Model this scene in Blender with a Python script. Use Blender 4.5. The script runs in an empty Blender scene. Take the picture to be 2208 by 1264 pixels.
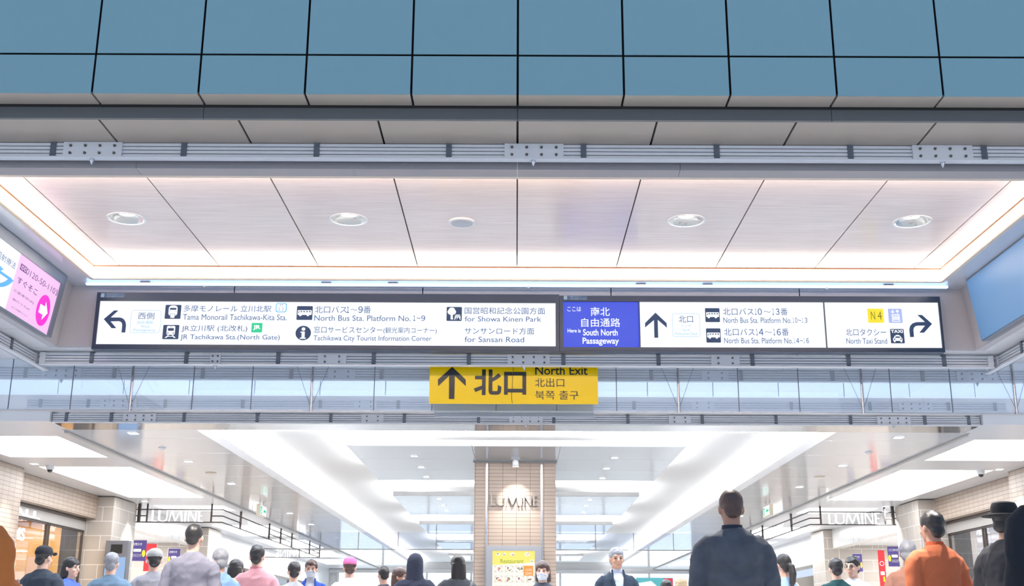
import bpy, math, random
from mathutils import Vector, Matrix, noise
from mathutils.geometry import tessellate_polygon

S = bpy.context.scene
COL = S.collection
random.seed(7)

# ------------------------------------------------------------------ camera
CH = 0.85                     # camera height above the floor
FPX = 2527.0                  # focal length in pixels of the 2208 px wide frame
PITCH = math.radians(15.97)
ROLL = 0.0038
SHX = 10.5
cd = bpy.data.cameras.new('camera')
cd.sensor_width = 36.0
cd.lens = 36.0 * FPX / 2208.0
cd.shift_x = -SHX / 2208.0
cd.clip_start = 0.05
cd.clip_end = 300
CAM = bpy.data.objects.new('camera', cd)
COL.objects.link(CAM)
CAM_M = Matrix.Translation((0, 0, CH)) @ Matrix.Rotation(math.pi / 2 + PITCH, 4, 'X') @ Matrix.Rotation(ROLL, 4, 'Z')
CAM.matrix_world = CAM_M
S.camera = CAM

# ------------------------------------------------------------------ world, exposure
S.view_settings.view_transform = 'Standard'
S.view_settings.look = 'None'
S.view_settings.gamma = 1.0
S.view_settings.use_curve_mapping = False
S.view_settings.exposure = 0.0
wd = bpy.data.worlds.new('world')
S.world = wd
wd.use_nodes = True
wn = wd.node_tree.nodes
wl = wd.node_tree.links
bg = wn['Background']
tc = wn.new('ShaderNodeTexCoord')
sp = wn.new('ShaderNodeSeparateXYZ')
rp = wn.new('ShaderNodeValToRGB')
rp.color_ramp.elements[0].position = 0.0
rp.color_ramp.elements[0].color = (0.62, 0.72, 0.86, 1)
rp.color_ramp.elements[1].position = 0.8
rp.color_ramp.elements[1].color = (0.33, 0.60, 1.0, 1)
wl.new(tc.outputs['Generated'], sp.inputs[0])
wl.new(sp.outputs['Z'], rp.inputs[0])
wl.new(rp.outputs[0], bg.inputs['Color'])
bg.inputs['Strength'].default_value = 1.15
try:
    S.cycles.use_denoising = True
    S.cycles.sample_clamp_indirect = 4.0
    S.cycles.max_bounces = 8
    S.cycles.transparent_max_bounces = 12
    S.cycles.caustics_reflective = False
    S.cycles.caustics_refractive = False
except Exception:
    pass


def area_light(name, loc, rot, sx, sy, power, color=(1, 1, 1), parent=None):
    d = bpy.data.lights.new(name, 'AREA')
    d.shape = 'RECTANGLE'
    d.size, d.size_y, d.energy, d.color = sx, sy, power, color
    o = bpy.data.objects.new(name, d)
    COL.objects.link(o)
    o.location = loc
    o.rotation_euler = rot
    if parent:
        o.parent = parent
    return o


# high sun from behind the building: the canopy front is in shade, the open deck behind the viewer is sunlit
sd = bpy.data.lights.new('sun', 'SUN')
sd.energy = 4.2
sd.angle = 0.02
sd.color = (1.0, 0.95, 0.88)
so = bpy.data.objects.new('sun', sd)
COL.objects.link(so)
so.rotation_euler = (math.radians(-36), 0, 0)

# daylight falling through the open slot between the canopy and the concourse
area_light('slot_daylight', (0, 13.75, CH + 6.2), (0, 0, 0), 16, 1.2, 1900, (0.86, 0.93, 1.0))


# ------------------------------------------------------------------ pixel helpers
def ray(px, py):
    d = Vector(((px - 1104 - SHX) / FPX, -(py - 632) / FPX, -1.0))
    return CAM_M.to_3x3() @ d


O = Vector((0, 0, CH))


def at(px, py, D):
    d = ray(px, py)
    return O + d * (D / d.y)


def at_h(px, py, h):            # h above the camera height
    d = ray(px, py)
    return O + d * (h / d.z)


def at_x(px, py, X):
    d = ray(px, py)
    return O + d * (X / d.x)


def on(M, px, py):              # hit the plane y=0 of matrix M, in local (x, z)
    Mi = M.inverted()
    o = Mi @ O
    d = Mi.to_3x3() @ ray(px, py)
    p = o + d * (-o.y / d.y)
    return p.x, p.z


# ------------------------------------------------------------------ materials
def lin(c):
    out = []
    for v in c[:3]:
        v = v / 255.0
        out.append(v / 12.92 if v <= 0.04045 else ((v + 0.055) / 1.055) ** 2.4)
    return tuple(out) + (1.0,)


MATS = {}


def mat(name, col, rough=0.5, metal=0.0, emit=None, strength=0.0, noise_amt=0.0, noise_scale=20.0, bump=0.0, spec=0.5, coat=0.0):
    if name in MATS:
        return MATS[name]
    m = bpy.data.materials.new(name)
    m.use_nodes = True
    nt = m.node_tree
    b = nt.nodes['Principled BSDF']
    b.inputs['Base Color'].default_value = lin(col)
    b.inputs['Roughness'].default_value = rough
    b.inputs['Metallic'].default_value = metal
    b.inputs['Specular IOR Level'].default_value = spec
    if coat:
        b.inputs['Coat Weight'].default_value = coat
        b.inputs['Coat Roughness'].default_value = 0.08
    if emit:
        b.inputs['Emission Color'].default_value = lin(emit)
        b.inputs['Emission Strength'].default_value = strength
    if noise_amt or bump:
        t = nt.nodes.new('ShaderNodeTexCoord')
        n = nt.nodes.new('ShaderNodeTexNoise')
        n.inputs['Scale'].default_value = noise_scale
        n.inputs['Detail'].default_value = 4
        nt.links.new(t.outputs['Object'], n.inputs['Vector'])
        if noise_amt:
            mx = nt.nodes.new('ShaderNodeMix')
            mx.data_type = 'RGBA'
            c = lin(col)
            mx.inputs['A'].default_value = tuple(v * (1 - noise_amt) for v in c[:3]) + (1,)
            mx.inputs['B'].default_value = tuple(min(1, v * (1 + noise_amt)) for v in c[:3]) + (1,)
            nt.links.new(n.outputs['Fac'], mx.inputs['Factor'])
            nt.links.new(mx.outputs['Result'], b.inputs['Base Color'])
        if bump:
            bp = nt.nodes.new('ShaderNodeBump')
            bp.inputs['Strength'].default_value = bump
            bp.inputs['Distance'].default_value = 0.02
            nt.links.new(n.outputs['Fac'], bp.inputs['Height'])
            nt.links.new(bp.outputs['Normal'], b.inputs['Normal'])
    MATS[name] = m
    return m


def brick_mat(name, c1, c2, mortar, bw, bh, ms, axis, offset=0.0, rough=0.45, bump=0.4):
    if name in MATS:
        return MATS[name]
    m = bpy.data.materials.new(name)
    m.use_nodes = True
    nt = m.node_tree
    b = nt.nodes['Principled BSDF']
    b.inputs['Roughness'].default_value = rough
    g = nt.nodes.new('ShaderNodeNewGeometry')
    s = nt.nodes.new('ShaderNodeSeparateXYZ')
    k = nt.nodes.new('ShaderNodeCombineXYZ')
    nt.links.new(g.outputs['Position'], s.inputs[0])
    if axis == 'XY':            # works on faces along x and along y
        ad = nt.nodes.new('ShaderNodeMath')
        ad.operation = 'ADD'
        nt.links.new(s.outputs['X'], ad.inputs[0])
        nt.links.new(s.outputs['Y'], ad.inputs[1])
        nt.links.new(ad.outputs[0], k.inputs['X'])
    else:
        nt.links.new(s.outputs[axis], k.inputs['X'])
    nt.links.new(s.outputs['Z'], k.inputs['Y'])
    br = nt.nodes.new('ShaderNodeTexBrick')
    br.offset = offset
    br.inputs['Color1'].default_value = lin(c1)
    br.inputs['Color2'].default_value = lin(c2)
    br.inputs['Mortar'].default_value = lin(mortar)
    br.inputs['Scale'].default_value = 1.0
    br.inputs['Brick Width'].default_value = bw
    br.inputs['Row Height'].default_value = bh
    br.inputs['Mortar Size'].default_value = ms
    nt.links.new(k.outputs[0], br.inputs['Vector'])
    nt.links.new(br.outputs['Color'], b.inputs['Base Color'])
    bp = nt.nodes.new('ShaderNodeBump')
    bp.invert = True
    bp.inputs['Strength'].default_value = bump
    bp.inputs['Distance'].default_value = 0.004
    nt.links.new(br.outputs['Fac'], bp.inputs['Height'])
    nt.links.new(bp.outputs['Normal'], b.inputs['Normal'])
    MATS[name] = m
    return m


def wood_mat():
    m = bpy.data.materials.new('pale_wood_laminate')
    m.use_nodes = True
    nt = m.node_tree
    b = nt.nodes['Principled BSDF']
    b.inputs['Roughness'].default_value = 0.22
    g = nt.nodes.new('ShaderNodeNewGeometry')
    mp = nt.nodes.new('ShaderNodeMapping')
    mp.inputs['Scale'].default_value = (0.9, 24.0, 1.0)
    n = nt.nodes.new('ShaderNodeTexNoise')
    n.inputs['Scale'].default_value = 2.2
    n.inputs['Detail'].default_value = 7
    n.inputs['Roughness'].default_value = 0.62
    n.inputs['Distortion'].default_value = 0.5
    r = nt.nodes.new('ShaderNodeValToRGB')
    r.color_ramp.elements[0].position = 0.3
    r.color_ramp.elements[0].color = lin((212, 196, 192))
    r.color_ramp.elements[1].position = 0.66
    r.color_ramp.elements[1].color = lin((232, 219, 215))
    nt.links.new(g.outputs['Position'], mp.inputs['Vector'])
    nt.links.new(mp.outputs[0], n.inputs['Vector'])
    nt.links.new(n.outputs['Fac'], r.inputs[0])
    nt.links.new(r.outputs[0], b.inputs['Base Color'])
    return m


def glass_mat(name, tint, refl, rough=0.02, gcol=(235, 242, 255), dust=0.0):
    if name in MATS:
        return MATS[name]
    m = bpy.data.materials.new(name)
    m.use_nodes = True
    nt = m.node_tree
    nt.nodes.remove(nt.nodes['Principled BSDF'])
    out = nt.nodes['Material Output']
    t = nt.nodes.new('ShaderNodeBsdfTransparent')
    t.inputs['Color'].default_value = lin(tint)
    g = nt.nodes.new('ShaderNodeBsdfGlossy')
    g.inputs['Color'].default_value = lin(gcol)
    g.inputs['Roughness'].default_value = rough
    fr = nt.nodes.new('ShaderNodeLayerWeight')
    fr.inputs['Blend'].default_value = 0.5
    pw = nt.nodes.new('ShaderNodeMath')
    pw.operation = 'POWER'
    pw.inputs[1].default_value = 4.0
    ad = nt.nodes.new('ShaderNodeMath')
    ad.operation = 'ADD'
    ad.use_clamp = True
    ad.inputs[1].default_value = refl
    mx = nt.nodes.new('ShaderNodeMixShader')
    nt.links.new(fr.outputs['Facing'], pw.inputs[0])
    nt.links.new(pw.outputs[0], ad.inputs[0])
    nt.links.new(ad.outputs[0], mx.inputs[0])
    nt.links.new(t.outputs[0], mx.inputs[1])
    nt.links.new(g.outputs[0], mx.inputs[2])
    nt.links.new(mx.outputs[0], out.inputs['Surface'])
    if dust:
        df = nt.nodes.new('ShaderNodeBsdfDiffuse')
        df.inputs['Color'].default_value = (0.85, 0.88, 0.92, 1)
        tl = nt.nodes.new('ShaderNodeBsdfTranslucent')
        tl.inputs['Color'].default_value = (0.85, 0.88, 0.92, 1)
        a2 = nt.nodes.new('ShaderNodeMixShader')
        nt.links.new(df.outputs[0], a2.inputs[1])
        nt.links.new(tl.outputs[0], a2.inputs[2])
        m2 = nt.nodes.new('ShaderNodeMixShader')
        m2.inputs[0].default_value = dust
        nt.links.new(mx.outputs[0], m2.inputs[1])
        nt.links.new(a2.outputs[0], m2.inputs[2])
        nt.links.new(m2.outputs[0], out.inputs['Surface'])
    MATS[name] = m
    return m


def emat(name, col, s):
    return mat(name, (30, 30, 30), 0.6, emit=col, strength=s)


FACADE = mat('blue_grey_facade_panel', (112, 143, 150), 0.38, 0.0, noise_amt=0.03, noise_scale=3)
GAP = mat('dark_joint', (34, 32, 31), 0.8)
SLATE = mat('slate_painted_metal', (84, 86, 88), 0.5, noise_amt=0.03, noise_scale=2)
SOFFIT = mat('warm_grey_soffit_panel', (162, 149, 137), 0.45, noise_amt=0.02, noise_scale=4)
SOFFITL = mat('light_soffit_panel', (230, 227, 228), 0.35, noise_amt=0.02, noise_scale=4)
BEAM = mat('grey_beam_metal', (140, 135, 138), 0.45)
FASCIA = mat('grey_textured_fascia', (178, 174, 178), 0.6, noise_amt=0.06, noise_scale=90, bump=0.15)
WOOD = wood_mat()
COVE = emat('cove_light', (255, 241, 226), 11.0)
ALU = mat('brushed_aluminium', (224, 224, 228), 0.38, 0.2, noise_amt=0.03, noise_scale=12)
ALUP = mat('aluminium_plate', (220, 220, 224), 0.42, 0.2)
BRACK = mat('slate_bracket', (92, 99, 110), 0.5, 0.1)
BOLT = mat('steel_bolt', (120, 116, 112), 0.4, 0.7)
WHITE = mat('white_metal_panel', (226, 226, 228), 0.25, noise_amt=0.01)
GLOSSW = mat('gloss_white_ceiling_panel', (240, 240, 243), 0.1, spec=0.5, coat=0.25)
MATTW = mat('matt_white', (232, 232, 232), 0.6)
PGREY = mat('grey_gloss_ceiling_panel', (196, 197, 200), 0.12, coat=0.3)
MIRROR = mat('polished_steel', (216, 216, 220), 0.08, 0.9)
NAVYF = mat('navy_sign_frame', (36, 50, 72), 0.35, 0.2)
LTRIM = mat('grey_trim', (150, 148, 146), 0.5)
FLOOR = mat('pale_stone_floor', (224, 224, 224), 0.3, noise_amt=0.05, noise_scale=2)
TILE_Y = brick_mat('beige_wall_tile', (156, 140, 126), (150, 133, 119), (84, 72, 66), 0.24, 0.075, 0.004, 'Y')
TILE_X = brick_mat('beige_column_tile', (166, 148, 134), (160, 142, 128), (76, 64, 58), 0.2275, 0.0605, 0.0028, 'XY')
STONE = brick_mat('pale_stone_block', (166, 157, 148), (158, 149, 140), (206, 202, 196), 0.62, 0.30, 0.007, 'XY', 0.5)
PANELB = mat('pale_blue_wall_panel', (226, 232, 238), 0.4)
GLASS = glass_mat('barrier_glass', (240, 246, 252), 0.08, dust=0.20)
GLASSC = glass_mat('shop_glass', (235, 235, 235), 0.06)
STEEL = mat('stainless_steel', (190, 190, 194), 0.25, 0.9)
DARK = mat('dark_bronze_metal', (62, 54, 50), 0.5, 0.3)
BLACK = mat('black_plastic', (18, 19, 22), 0.35)
E_WHITE = emat('backlit_white', (246, 251, 255), 1.08)
E_BLUE = emat('backlit_blue', (52, 84, 240), 0.85)
E_PINK = emat('backlit_pink', (246, 196, 242), 1.0)
E_MAG = emat('backlit_magenta', (255, 0, 214), 1.0)
E_YEL = emat('backlit_yellow', (255, 226, 20), 1.0)
E_LAV = emat('backlit_lavender', (170, 184, 240), 1.0)
E_GREEN = emat('backlit_green', (0, 206, 148), 1.0)
INK = mat('navy_ink', (14, 32, 58), 0.6, emit=(26, 58, 98), strength=0.62)
INKM = mat('mid_blue_ink', (24, 56, 100), 0.6, emit=(30, 76, 136), strength=0.62)
INKL = mat('light_blue_ink', (96, 140, 196), 0.6, emit=(110, 150, 206), strength=0.9)
INKB = mat('cyan_blue_ink', (20, 130, 200), 0.6, emit=(30, 140, 205), strength=0.9)
INKP = mat('plum_ink', (70, 36, 96), 0.6, emit=(84, 44, 108), strength=0.7)
INKQ = mat('sea_blue_ink', (60, 130, 190), 0.6, emit=(70, 140, 200), strength=0.9)
YEL = mat('yellow_sign_sheet', (246, 204, 4), 0.22)
YINK = mat('black_vinyl', (26, 28, 36), 0.3)

# ------------------------------------------------------------------ object helpers
WM = {}


class MB:
    def __init__(self):
        self.v, self.f, self.m = [], [], []

    def add(self, vs, fs, m=0):
        o = len(self.v)
        self.v += [Vector(p) for p in vs]
        for f in fs:
            self.f.append([i + o for i in f])
            self.m.append(m)

    def box(self, x0, x1, y0, y1, z0, z1, m=0):
        vs = [(x0, y0, z0), (x1, y0, z0), (x1, y1, z0), (x0, y1, z0), (x0, y0, z1), (x1, y0, z1), (x1, y1, z1), (x0, y1, z1)]
        fs = [(0, 3, 2, 1), (4, 5, 6, 7), (0, 1, 5, 4), (1, 2, 6, 5), (2, 3, 7, 6), (3, 0, 4, 7)]
        self.add(vs, fs, m)
        return self

    def hexa(self, b, t, m=0):   # bottom 4 and top 4 points
        self.add(list(b) + list(t), [(0, 3, 2, 1), (4, 5, 6, 7), (0, 1, 5, 4), (1, 2, 6, 5), (2, 3, 7, 6), (3, 0, 4, 7)], m)
        return self

    def loft(self, rings, m=0, caps=True):
        n = len(rings[0])
        vs = [p for r in rings for p in r]
        fs = []
        for k in range(len(rings) - 1):
            for i in range(n):
                j = (i + 1) % n
                fs.append((k * n + i, k * n + j, (k + 1) * n + j, (k + 1) * n + i))
        if caps:
            fs.append(tuple(range(n - 1, -1, -1)))
            fs.append(tuple((len(rings) - 1) * n + i for i in range(n)))
        self.add(vs, fs, m)
        return self

    def tube(self, pts, rad, n=12, m=0):
        pts = [Vector(p) for p in pts]
        if not isinstance(rad, (list, tuple)):
            rad = [rad] * len(pts)
        rings = []
        ref = None
        for i, p in enumerate(pts):
            a = pts[max(0, i - 1)]
            b = pts[min(len(pts) - 1, i + 1)]
            t = (b - a).normalized()
            if ref is None:
                ref = Vector((1, 0, 0)) if abs(t.x) < 0.8 else Vector((0, 1, 0))
            u = (ref - t * ref.dot(t)).normalized()
            w = t.cross(u)
            ref = u
            r = rad[i]
            ra, rb = r if isinstance(r, tuple) else (r, r)
            rings.append([p + u * (ra * math.cos(2 * math.pi * k / n)) + w * (rb * math.sin(2 * math.pi * k / n)) for k in range(n)])
        self.loft(rings, m)
        return self

    def cyl(self, c, axis, r, h, n=20, m=0, r2=None):
        c = Vector(c)
        a = Vector(axis).normalized()
        self.tube([c, c + a * h], [r, r if r2 is None else r2], n, m)
        return self

    def ell(self, c, r, n=16, k=10, m=0, wob=0.0, seed=0.0):
        c = Vector(c)
        rings = []
        for j in range(k + 1):
            ph = -math.pi / 2 + math.pi * j / k
            ring = []
            for i in range(n):
                th = 2 * math.pi * i / n
                d = Vector((math.cos(th) * max(1e-3, math.cos(ph)), math.sin(th) * max(1e-3, math.cos(ph)), math.sin(ph)))
                s = 1.0 + (wob * noise.noise(d * 3.0 + Vector((seed, 0, 0))) if wob else 0)
                ring.append(c + Vector((d.x * r[0] * s, d.y * r[1] * s, d.z * r[2] * s)))
            rings.append(ring)
        self.loft(rings, m)
        return self

    def poly(self, pts, y=0.0, depth=0.0, m=0):
        """polygon in (x, z) facing -y, optional thickness behind"""
        p3 = [Vector((p[0], y, p[1])) for p in pts]
        tri = tessellate_polygon([[Vector((p[0], p[1], 0)) for p in pts]])
        fs = []
        for t in tri:
            a, b, c = (p3[i] for i in t)
            nrm = (b - a).cross(c - a)
            fs.append(tuple(t) if nrm.y < 0 else tuple(reversed(t)))
        n = len(pts)
        vs = list(p3)
        if depth:
            vs += [Vector((p[0], y + depth, p[1])) for p in pts]
            fs += [tuple(i + n for i in reversed(f)) for f in fs]
            for i in range(n):
                j = (i + 1) % n
                fs.append((i, j, j + n, i + n))
        self.add(vs, fs, m)
        return self

    def build(self, name, mats, parent=None, smooth=False, bevel=0.0, local=False, kind=None):
        me = bpy.data.meshes.new(name)
        vs = self.v
        if parent is not None and not local:
            Mi = WM[parent].inverted()
            vs = [Mi @ p for p in vs]
        me.from_pydata([tuple(p) for p in vs], [], self.f)
        if not isinstance(mats, (list, tuple)):
            mats = [mats]
        for mm in mats:
            me.materials.append(mm)
        for p, k in zip(me.polygons, self.m):
            p.material_index = k
            p.use_smooth = smooth
        me.update()
        o = bpy.data.objects.new(name, me)
        COL.objects.link(o)
        WM[o] = WM[parent] if parent is not None else Matrix.Identity(4)
        if parent is not None:
            o.parent = parent
        if bevel:
            b = o.modifiers.new('bevel', 'BEVEL')
            b.width = bevel
            b.segments = 2
            b.limit_method = 'ANGLE'
        if kind:
            o['kind'] = kind
        return o


def tag(o, label, cat, group=None):
    o['label'] = label
    o['category'] = cat
    if group:
        o['group'] = group
    return o


def thing(name, label, cat, loc=(0, 0, 0), M=None, group=None):
    o = bpy.data.objects.new(name, None)
    o.empty_display_size = 0.1
    COL.objects.link(o)
    m = M if M is not None else Matrix.Translation(loc)
    o.matrix_world = m
    WM[o] = m.copy()
    tag(o, label, cat, group)
    return o


def struct(name, mb, m, label, cat, smooth=False):
    o = mb.build(name, m, smooth=smooth)
    o['kind'] = 'structure'
    o['label'] = label
    o['category'] = cat
    return o


def bake(o):
    dg = bpy.context.evaluated_depsgraph_get()
    dg.update()
    me = bpy.data.meshes.new_from_object(o.evaluated_get(dg))
    old = o.data
    o.modifiers.clear()
    o.data = me
    me.name = old.name
    return o


TXT = {}


def glyphs(body, weight=0.0, extrude=0.0, spacing=1.0):
    key = (body, weight, extrude, spacing)
    if key in TXT:
        return TXT[key]
    c = bpy.data.curves.new('txt', 'FONT')
    c.body = body
    c.offset = weight
    c.extrude = extrude
    c.space_character = spacing
    c.resolution_u = 4
    o = bpy.data.objects.new('txt', c)
    COL.objects.link(o)
    dg = bpy.context.evaluated_depsgraph_get()
    dg.update()
    me = bpy.data.meshes.new_from_object(o.evaluated_get(dg))
    vs = [tuple(v.co) for v in me.vertices]
    fs = [tuple(p.vertices) for p in me.polygons]
    bpy.data.objects.remove(o)
    bpy.data.curves.remove(c)
    bpy.data.meshes.remove(me)
    TXT[key] = (vs, fs)
    return TXT[key]


def text_into(mb, body, x0, x1, z0, z1, y, m=0, weight=0.0, depth=0.0, spacing=1.0, mirror=False):
    """letters filling the box x0..x1, z0..z1 in the local plane, facing -y"""
    vs, fs = glyphs(body, weight, 0.5 if depth else 0.0, spacing)
    ax = min(v[0] for v in vs); bx = max(v[0] for v in vs)
    ay = min(v[1] for v in vs); by = max(v[1] for v in vs)
    out = []
    for v in vs:
        u = (v[0] - ax) / (bx - ax)
        if mirror:
            u = 1 - u
        out.append((x0 + u * (x1 - x0), y - v[2] * depth, z0 + (v[1] - ay) / (by - ay) * (z1 - z0)))
    mb.add(out, fs, m)
    return mb


def rrect(x0, x1, z0, z1, r, n=5):
    p = []
    for cx, cz, a0 in ((x1 - r, z1 - r, 0), (x0 + r, z1 - r, 90), (x0 + r, z0 + r, 180), (x1 - r, z0 + r, 270)):
        for k in range(n + 1):
            a = math.radians(a0 + 90 * k / n)
            p.append((cx + r * math.cos(a), cz + r * math.sin(a)))
    return p


def oval(cx, cz, rx, rz, n=28):
    return [(cx + rx * math.cos(2 * math.pi * k / n), cz + rz * math.sin(2 * math.pi * k / n)) for k in range(n)]


def outline(mb, x0, x1, z0, z1, r, w, y, m=0):
    a = rrect(x0, x1, z0, z1, r)
    b = rrect(x0 + w, x1 - w, z0 + w, z1 - w, max(r - w, 0.001))
    n = len(a)
    vs = [(p[0], y, p[1]) for p in a] + [(p[0], y, p[1]) for p in b]
    mb.add(vs, [(i, i + n, (i + 1) % n + n, (i + 1) % n) for i in range(n)], m)


def H(h):                       # height above the floor from height above the camera
    return h + CH


# ------------------------------------------------------------------ setting: canopy facade
mb = MB()
J = 0.747
for k in range(-12, 12):
    a, b = k * J + 0.008, (k + 1) * J - 0.008
    mb.box(a, b, 7.52, 7.529, H(3.60), H(3.895))
    mb.box(a, b, 7.52, 7.529, H(3.911), H(5.4))
    mb.box(a, b, 7.53, 7.705, H(3.60), H(3.62), 1)
struct('wall_facade', mb, [FACADE, SOFFIT], 'blue-grey metal panel facade across the top of the view', 'wall')
mb = MB()
mb.box(-9, 9, 7.60, 8.9, H(3.64), H(5.4))
mb.box(-9, 9, 7.715, 7.74, H(3.585), H(3.66))
struct('wall_facade_backing', mb, GAP, 'dark backing seen in the open joints of the facade panels', 'wall')
mb = MB()
for k in range(-4, 4):
    mb.box(k * 2.25 + 0.002, (k + 1) * 2.25 - 0.002, 7.72, 7.75, H(3.50), H(3.594))
struct('trim_1', mb, SLATE, 'long slate metal band under the facade panels', 'trim')
mb = MB()
P = 1.0015
for k in range(-8, 8):
    mb.box(k * P + 0.008, (k + 1) * P - 0.008, 7.75, 8.245, H(3.50), H(3.52))
struct('ceiling', mb, SOFFIT, 'warm grey soffit panels between the slate band and the upper slatted rail', 'soffit')
mb = MB()
mb.box(-9, 9, 7.74, 8.4, H(3.53), H(3.64))
struct('ceiling_backing', mb, GAP, 'dark backing above the soffit joints', 'soffit')
mb = MB()
for a, b in ((-9, -5.8), (-5.8, -2.88), (-2.88, 0), (0, 1.23), (1.23, 4.3), (4.3, 9)):
    mb.box(a + 0.0015, b - 0.0015, 8.25, 8.40, H(3.33), H(3.66))
struct('trim_2', mb, BEAM, 'grey box beam in front of the wooden ceiling', 'beam')

# wooden coffer
CW, CY0, CY1, CHH = 4.43, 8.40, 11.70, 3.63
mb = MB()
PW = 1.037
edges = [-CW - 0.0] + [k * PW for k in range(-4, 5)] + [CW]
edges = sorted(edges)
for a, b in zip(edges, edges[1:]):
    if b - a > 0.05:
        mb.box(a + 0.006, b - 0.006, CY0, CY1 - 0.004, H(CHH), H(CHH) + 0.02)
WOODC = struct('ceiling_wood', mb, WOOD, 'pale wood-grain ceiling panels with black joints and round downlights', 'ceiling')
DLX = [(-3.61, 10.23), (-1.556, 10.23), (1.564, 10.23), (3.65, 10.23)]
cut = MB()
for x, y in DLX:
    cut.cyl((x, y, H(CHH) - 0.1), (0, 0, 1), 0.165, 0.3, 40)
cutter = cut.build('cutter', GAP)
bo = WOODC.modifiers.new('b', 'BOOLEAN')
bo.object = cutter
bo.operation = 'DIFFERENCE'
bo.solver = 'EXACT'
bake(WOODC)
bpy.data.objects.remove(cutter)
mb = MB()
mb.box(-6, 6, 8.3, 12.0, H(CHH) + 0.2, H(CHH) + 0.3)
for a in edges:
    mb.box(a - 0.03, a + 0.03, CY0, CY1, H(CHH) + 0.022, H(CHH) + 0.05)
struct('ceiling_wood_backing', mb, GAP, 'dark backing seen through the black joints of the wooden ceiling', 'ceiling')

# glowing upstand around the coffer: one luminous strip per side
for nm, bx, lab in (('rear', (-CW, CW, CY1, CY1 + 0.02), 'long glowing cove light strip along the rear edge of the wooden ceiling'),
                    ('front', (-CW, CW, CY0 + 0.53, CY0 + 0.55), 'glowing cove light strip behind the grey box beam'),
                    ('left', (-CW - 0.02, -CW, CY0, CY1), 'glowing cove light strip along the left edge of the wooden ceiling'),
                    ('right', (CW, CW + 0.02, CY0, CY1), 'glowing cove light strip along the right edge of the wooden ceiling')):
    t = thing('cove_light', lab, 'light', ((bx[0] + bx[1]) / 2, (bx[2] + bx[3]) / 2, H(3.49)))
    b = MB().box(bx[0], bx[1], bx[2], bx[3], H(3.50) if nm != 'front' else H(3.54), H(3.615))
    b.build('diffuser', COVE if nm != 'front' else emat('front_cove', (255, 226, 196), 34.0), t)
    b = MB()
    if nm == 'front':
        b.box(-CW, CW, CY0, CY0 + 0.55, H(3.53), H(3.538))
    else:
        b.box(bx[0] - (0.015 if nm == 'right' else 0), bx[1] + (0.015 if nm == 'left' else 0), bx[2] - (0.012 if nm != 'front' else 0), bx[3] + 0.012, H(3.484), H(3.4995))
    b.build('lower_lip', mat('warm_lip', (226, 208, 190), .6), t)
    if nm != 'front':
        b = MB()
        d_ = {'rear': (-CW, CW, CY1 - 0.012, CY1), 'left': (-CW, -CW + 0.012, CY0, CY1), 'right': (CW - 0.012, CW, CY0, CY1)}[nm]
        b.box(*d_, H(3.616), H(3.632))
        b.build('upper_lip', mat('brown_lip', (150, 112, 88), .7), t)
mb = MB()
mb.box(-CW - 0.06, -CW - 0.02, CY0, CY1, H(3.502), H(3.66))
mb.box(CW + 0.02, CW + 0.06, CY0, CY1, H(3.502), H(3.66))
mb.box(-CW - 0.06, CW + 0.06, CY1 + 0.022, CY1 + 0.06, H(3.502), H(3.66))
struct('trim_3', mb, MATTW, 'white upstand frame around the wooden ceiling', 'trim')

# ledge soffits around the coffer
mb = MB()
mb.box(-4.75, -CW - 0.02, 8.40, 11.97, H(3.484), H(3.50))
mb.box(CW + 0.02, 4.75, 8.40, 11.97, H(3.484), H(3.50))
mb.box(-CW - 0.02, CW + 0.02, CY1 + 0.034, 11.97, H(3.484), H(3.50))
struct('ceiling_ledge', mb, mat('ledge_gloss_grey', (222, 222, 228), 0.16, coat=0.2), 'glossy grey ledge running round the wooden ceiling', 'soffit')

# sign fascia and leaning side walls
mb = MB()
for a, b in ((-4.82, -3.0), (-3.0, -1.0), (-1.0, 1.0), (1.0, 3.0), (3.0, 4.82)):
    mb.box(a + 0.006, b - 0.006, 11.96, 11.99, H(2.82), H(3.484))
mb.box(-4.8, 4.8, 11.985, 12.0, H(2.82), H(3.484), 1)
struct('wall_back', mb, [FASCIA, GAP], 'grey fascia wall behind the long station signs', 'wall')
for s, nm in ((-1, 'left'), (1, 'right')):
    mb = MB()
    y0, y1 = 8.4, 11.96
    b4 = [(s * 4.817, y0, H(2.816)), (s * 4.90, y0, H(2.816)), (s * 4.90, y1, H(2.816)), (s * 4.817, y1, H(2.816))]
    t4 = [(s * 4.715, y0, H(3.5)), (s * 4.90, y0, H(3.5)), (s * 4.90, y1, H(3.5)), (s * 4.715, y1, H(3.5))]
    mb.hexa(b4, t4)
    struct('wall_' + nm, mb, FASCIA, 'leaning grey side wall at the %s end of the station signs' % nm, 'wall')

# low soffit above the lower rails
mb = MB()
for a, b in ((-14, -9), (-9, -6), (-6, -3), (-3, 0), (0, 3), (3, 6), (6, 9), (9, 14)):
    mb.box(a + 0.006, b - 0.006, 11.99, 13.1, H(2.817), H(2.84))
for s in (-1, 1):
    for y0 in (8.4, 9.4, 10.4, 11.2):
        y1 = {8.4: 9.4, 9.4: 10.4, 10.4: 11.2, 11.2: 11.99}[y0]
        xs = sorted((s * 4.82, s * 14))
        mb.box(xs[0], xs[1], y0 + 0.004, y1 - 0.004, H(2.817), H(2.84))
struct('ceiling_low', mb, SOFFITL, 'light grey soffit panels under the sign fascia and beside the sign walls', 'soffit')
mb = MB()
mb.box(-14, 14, 12.0, 13.05, H(2.85), H(3.6))
mb.box(-14, -4.91, 8.4, 12.0, H(2.85), H(3.6))
mb.box(4.91, 14, 8.4, 12.0, H(2.85), H(3.6))
struct('ceiling_void', mb, BEAM, 'closed grey casing above the low soffit', 'soffit')

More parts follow.
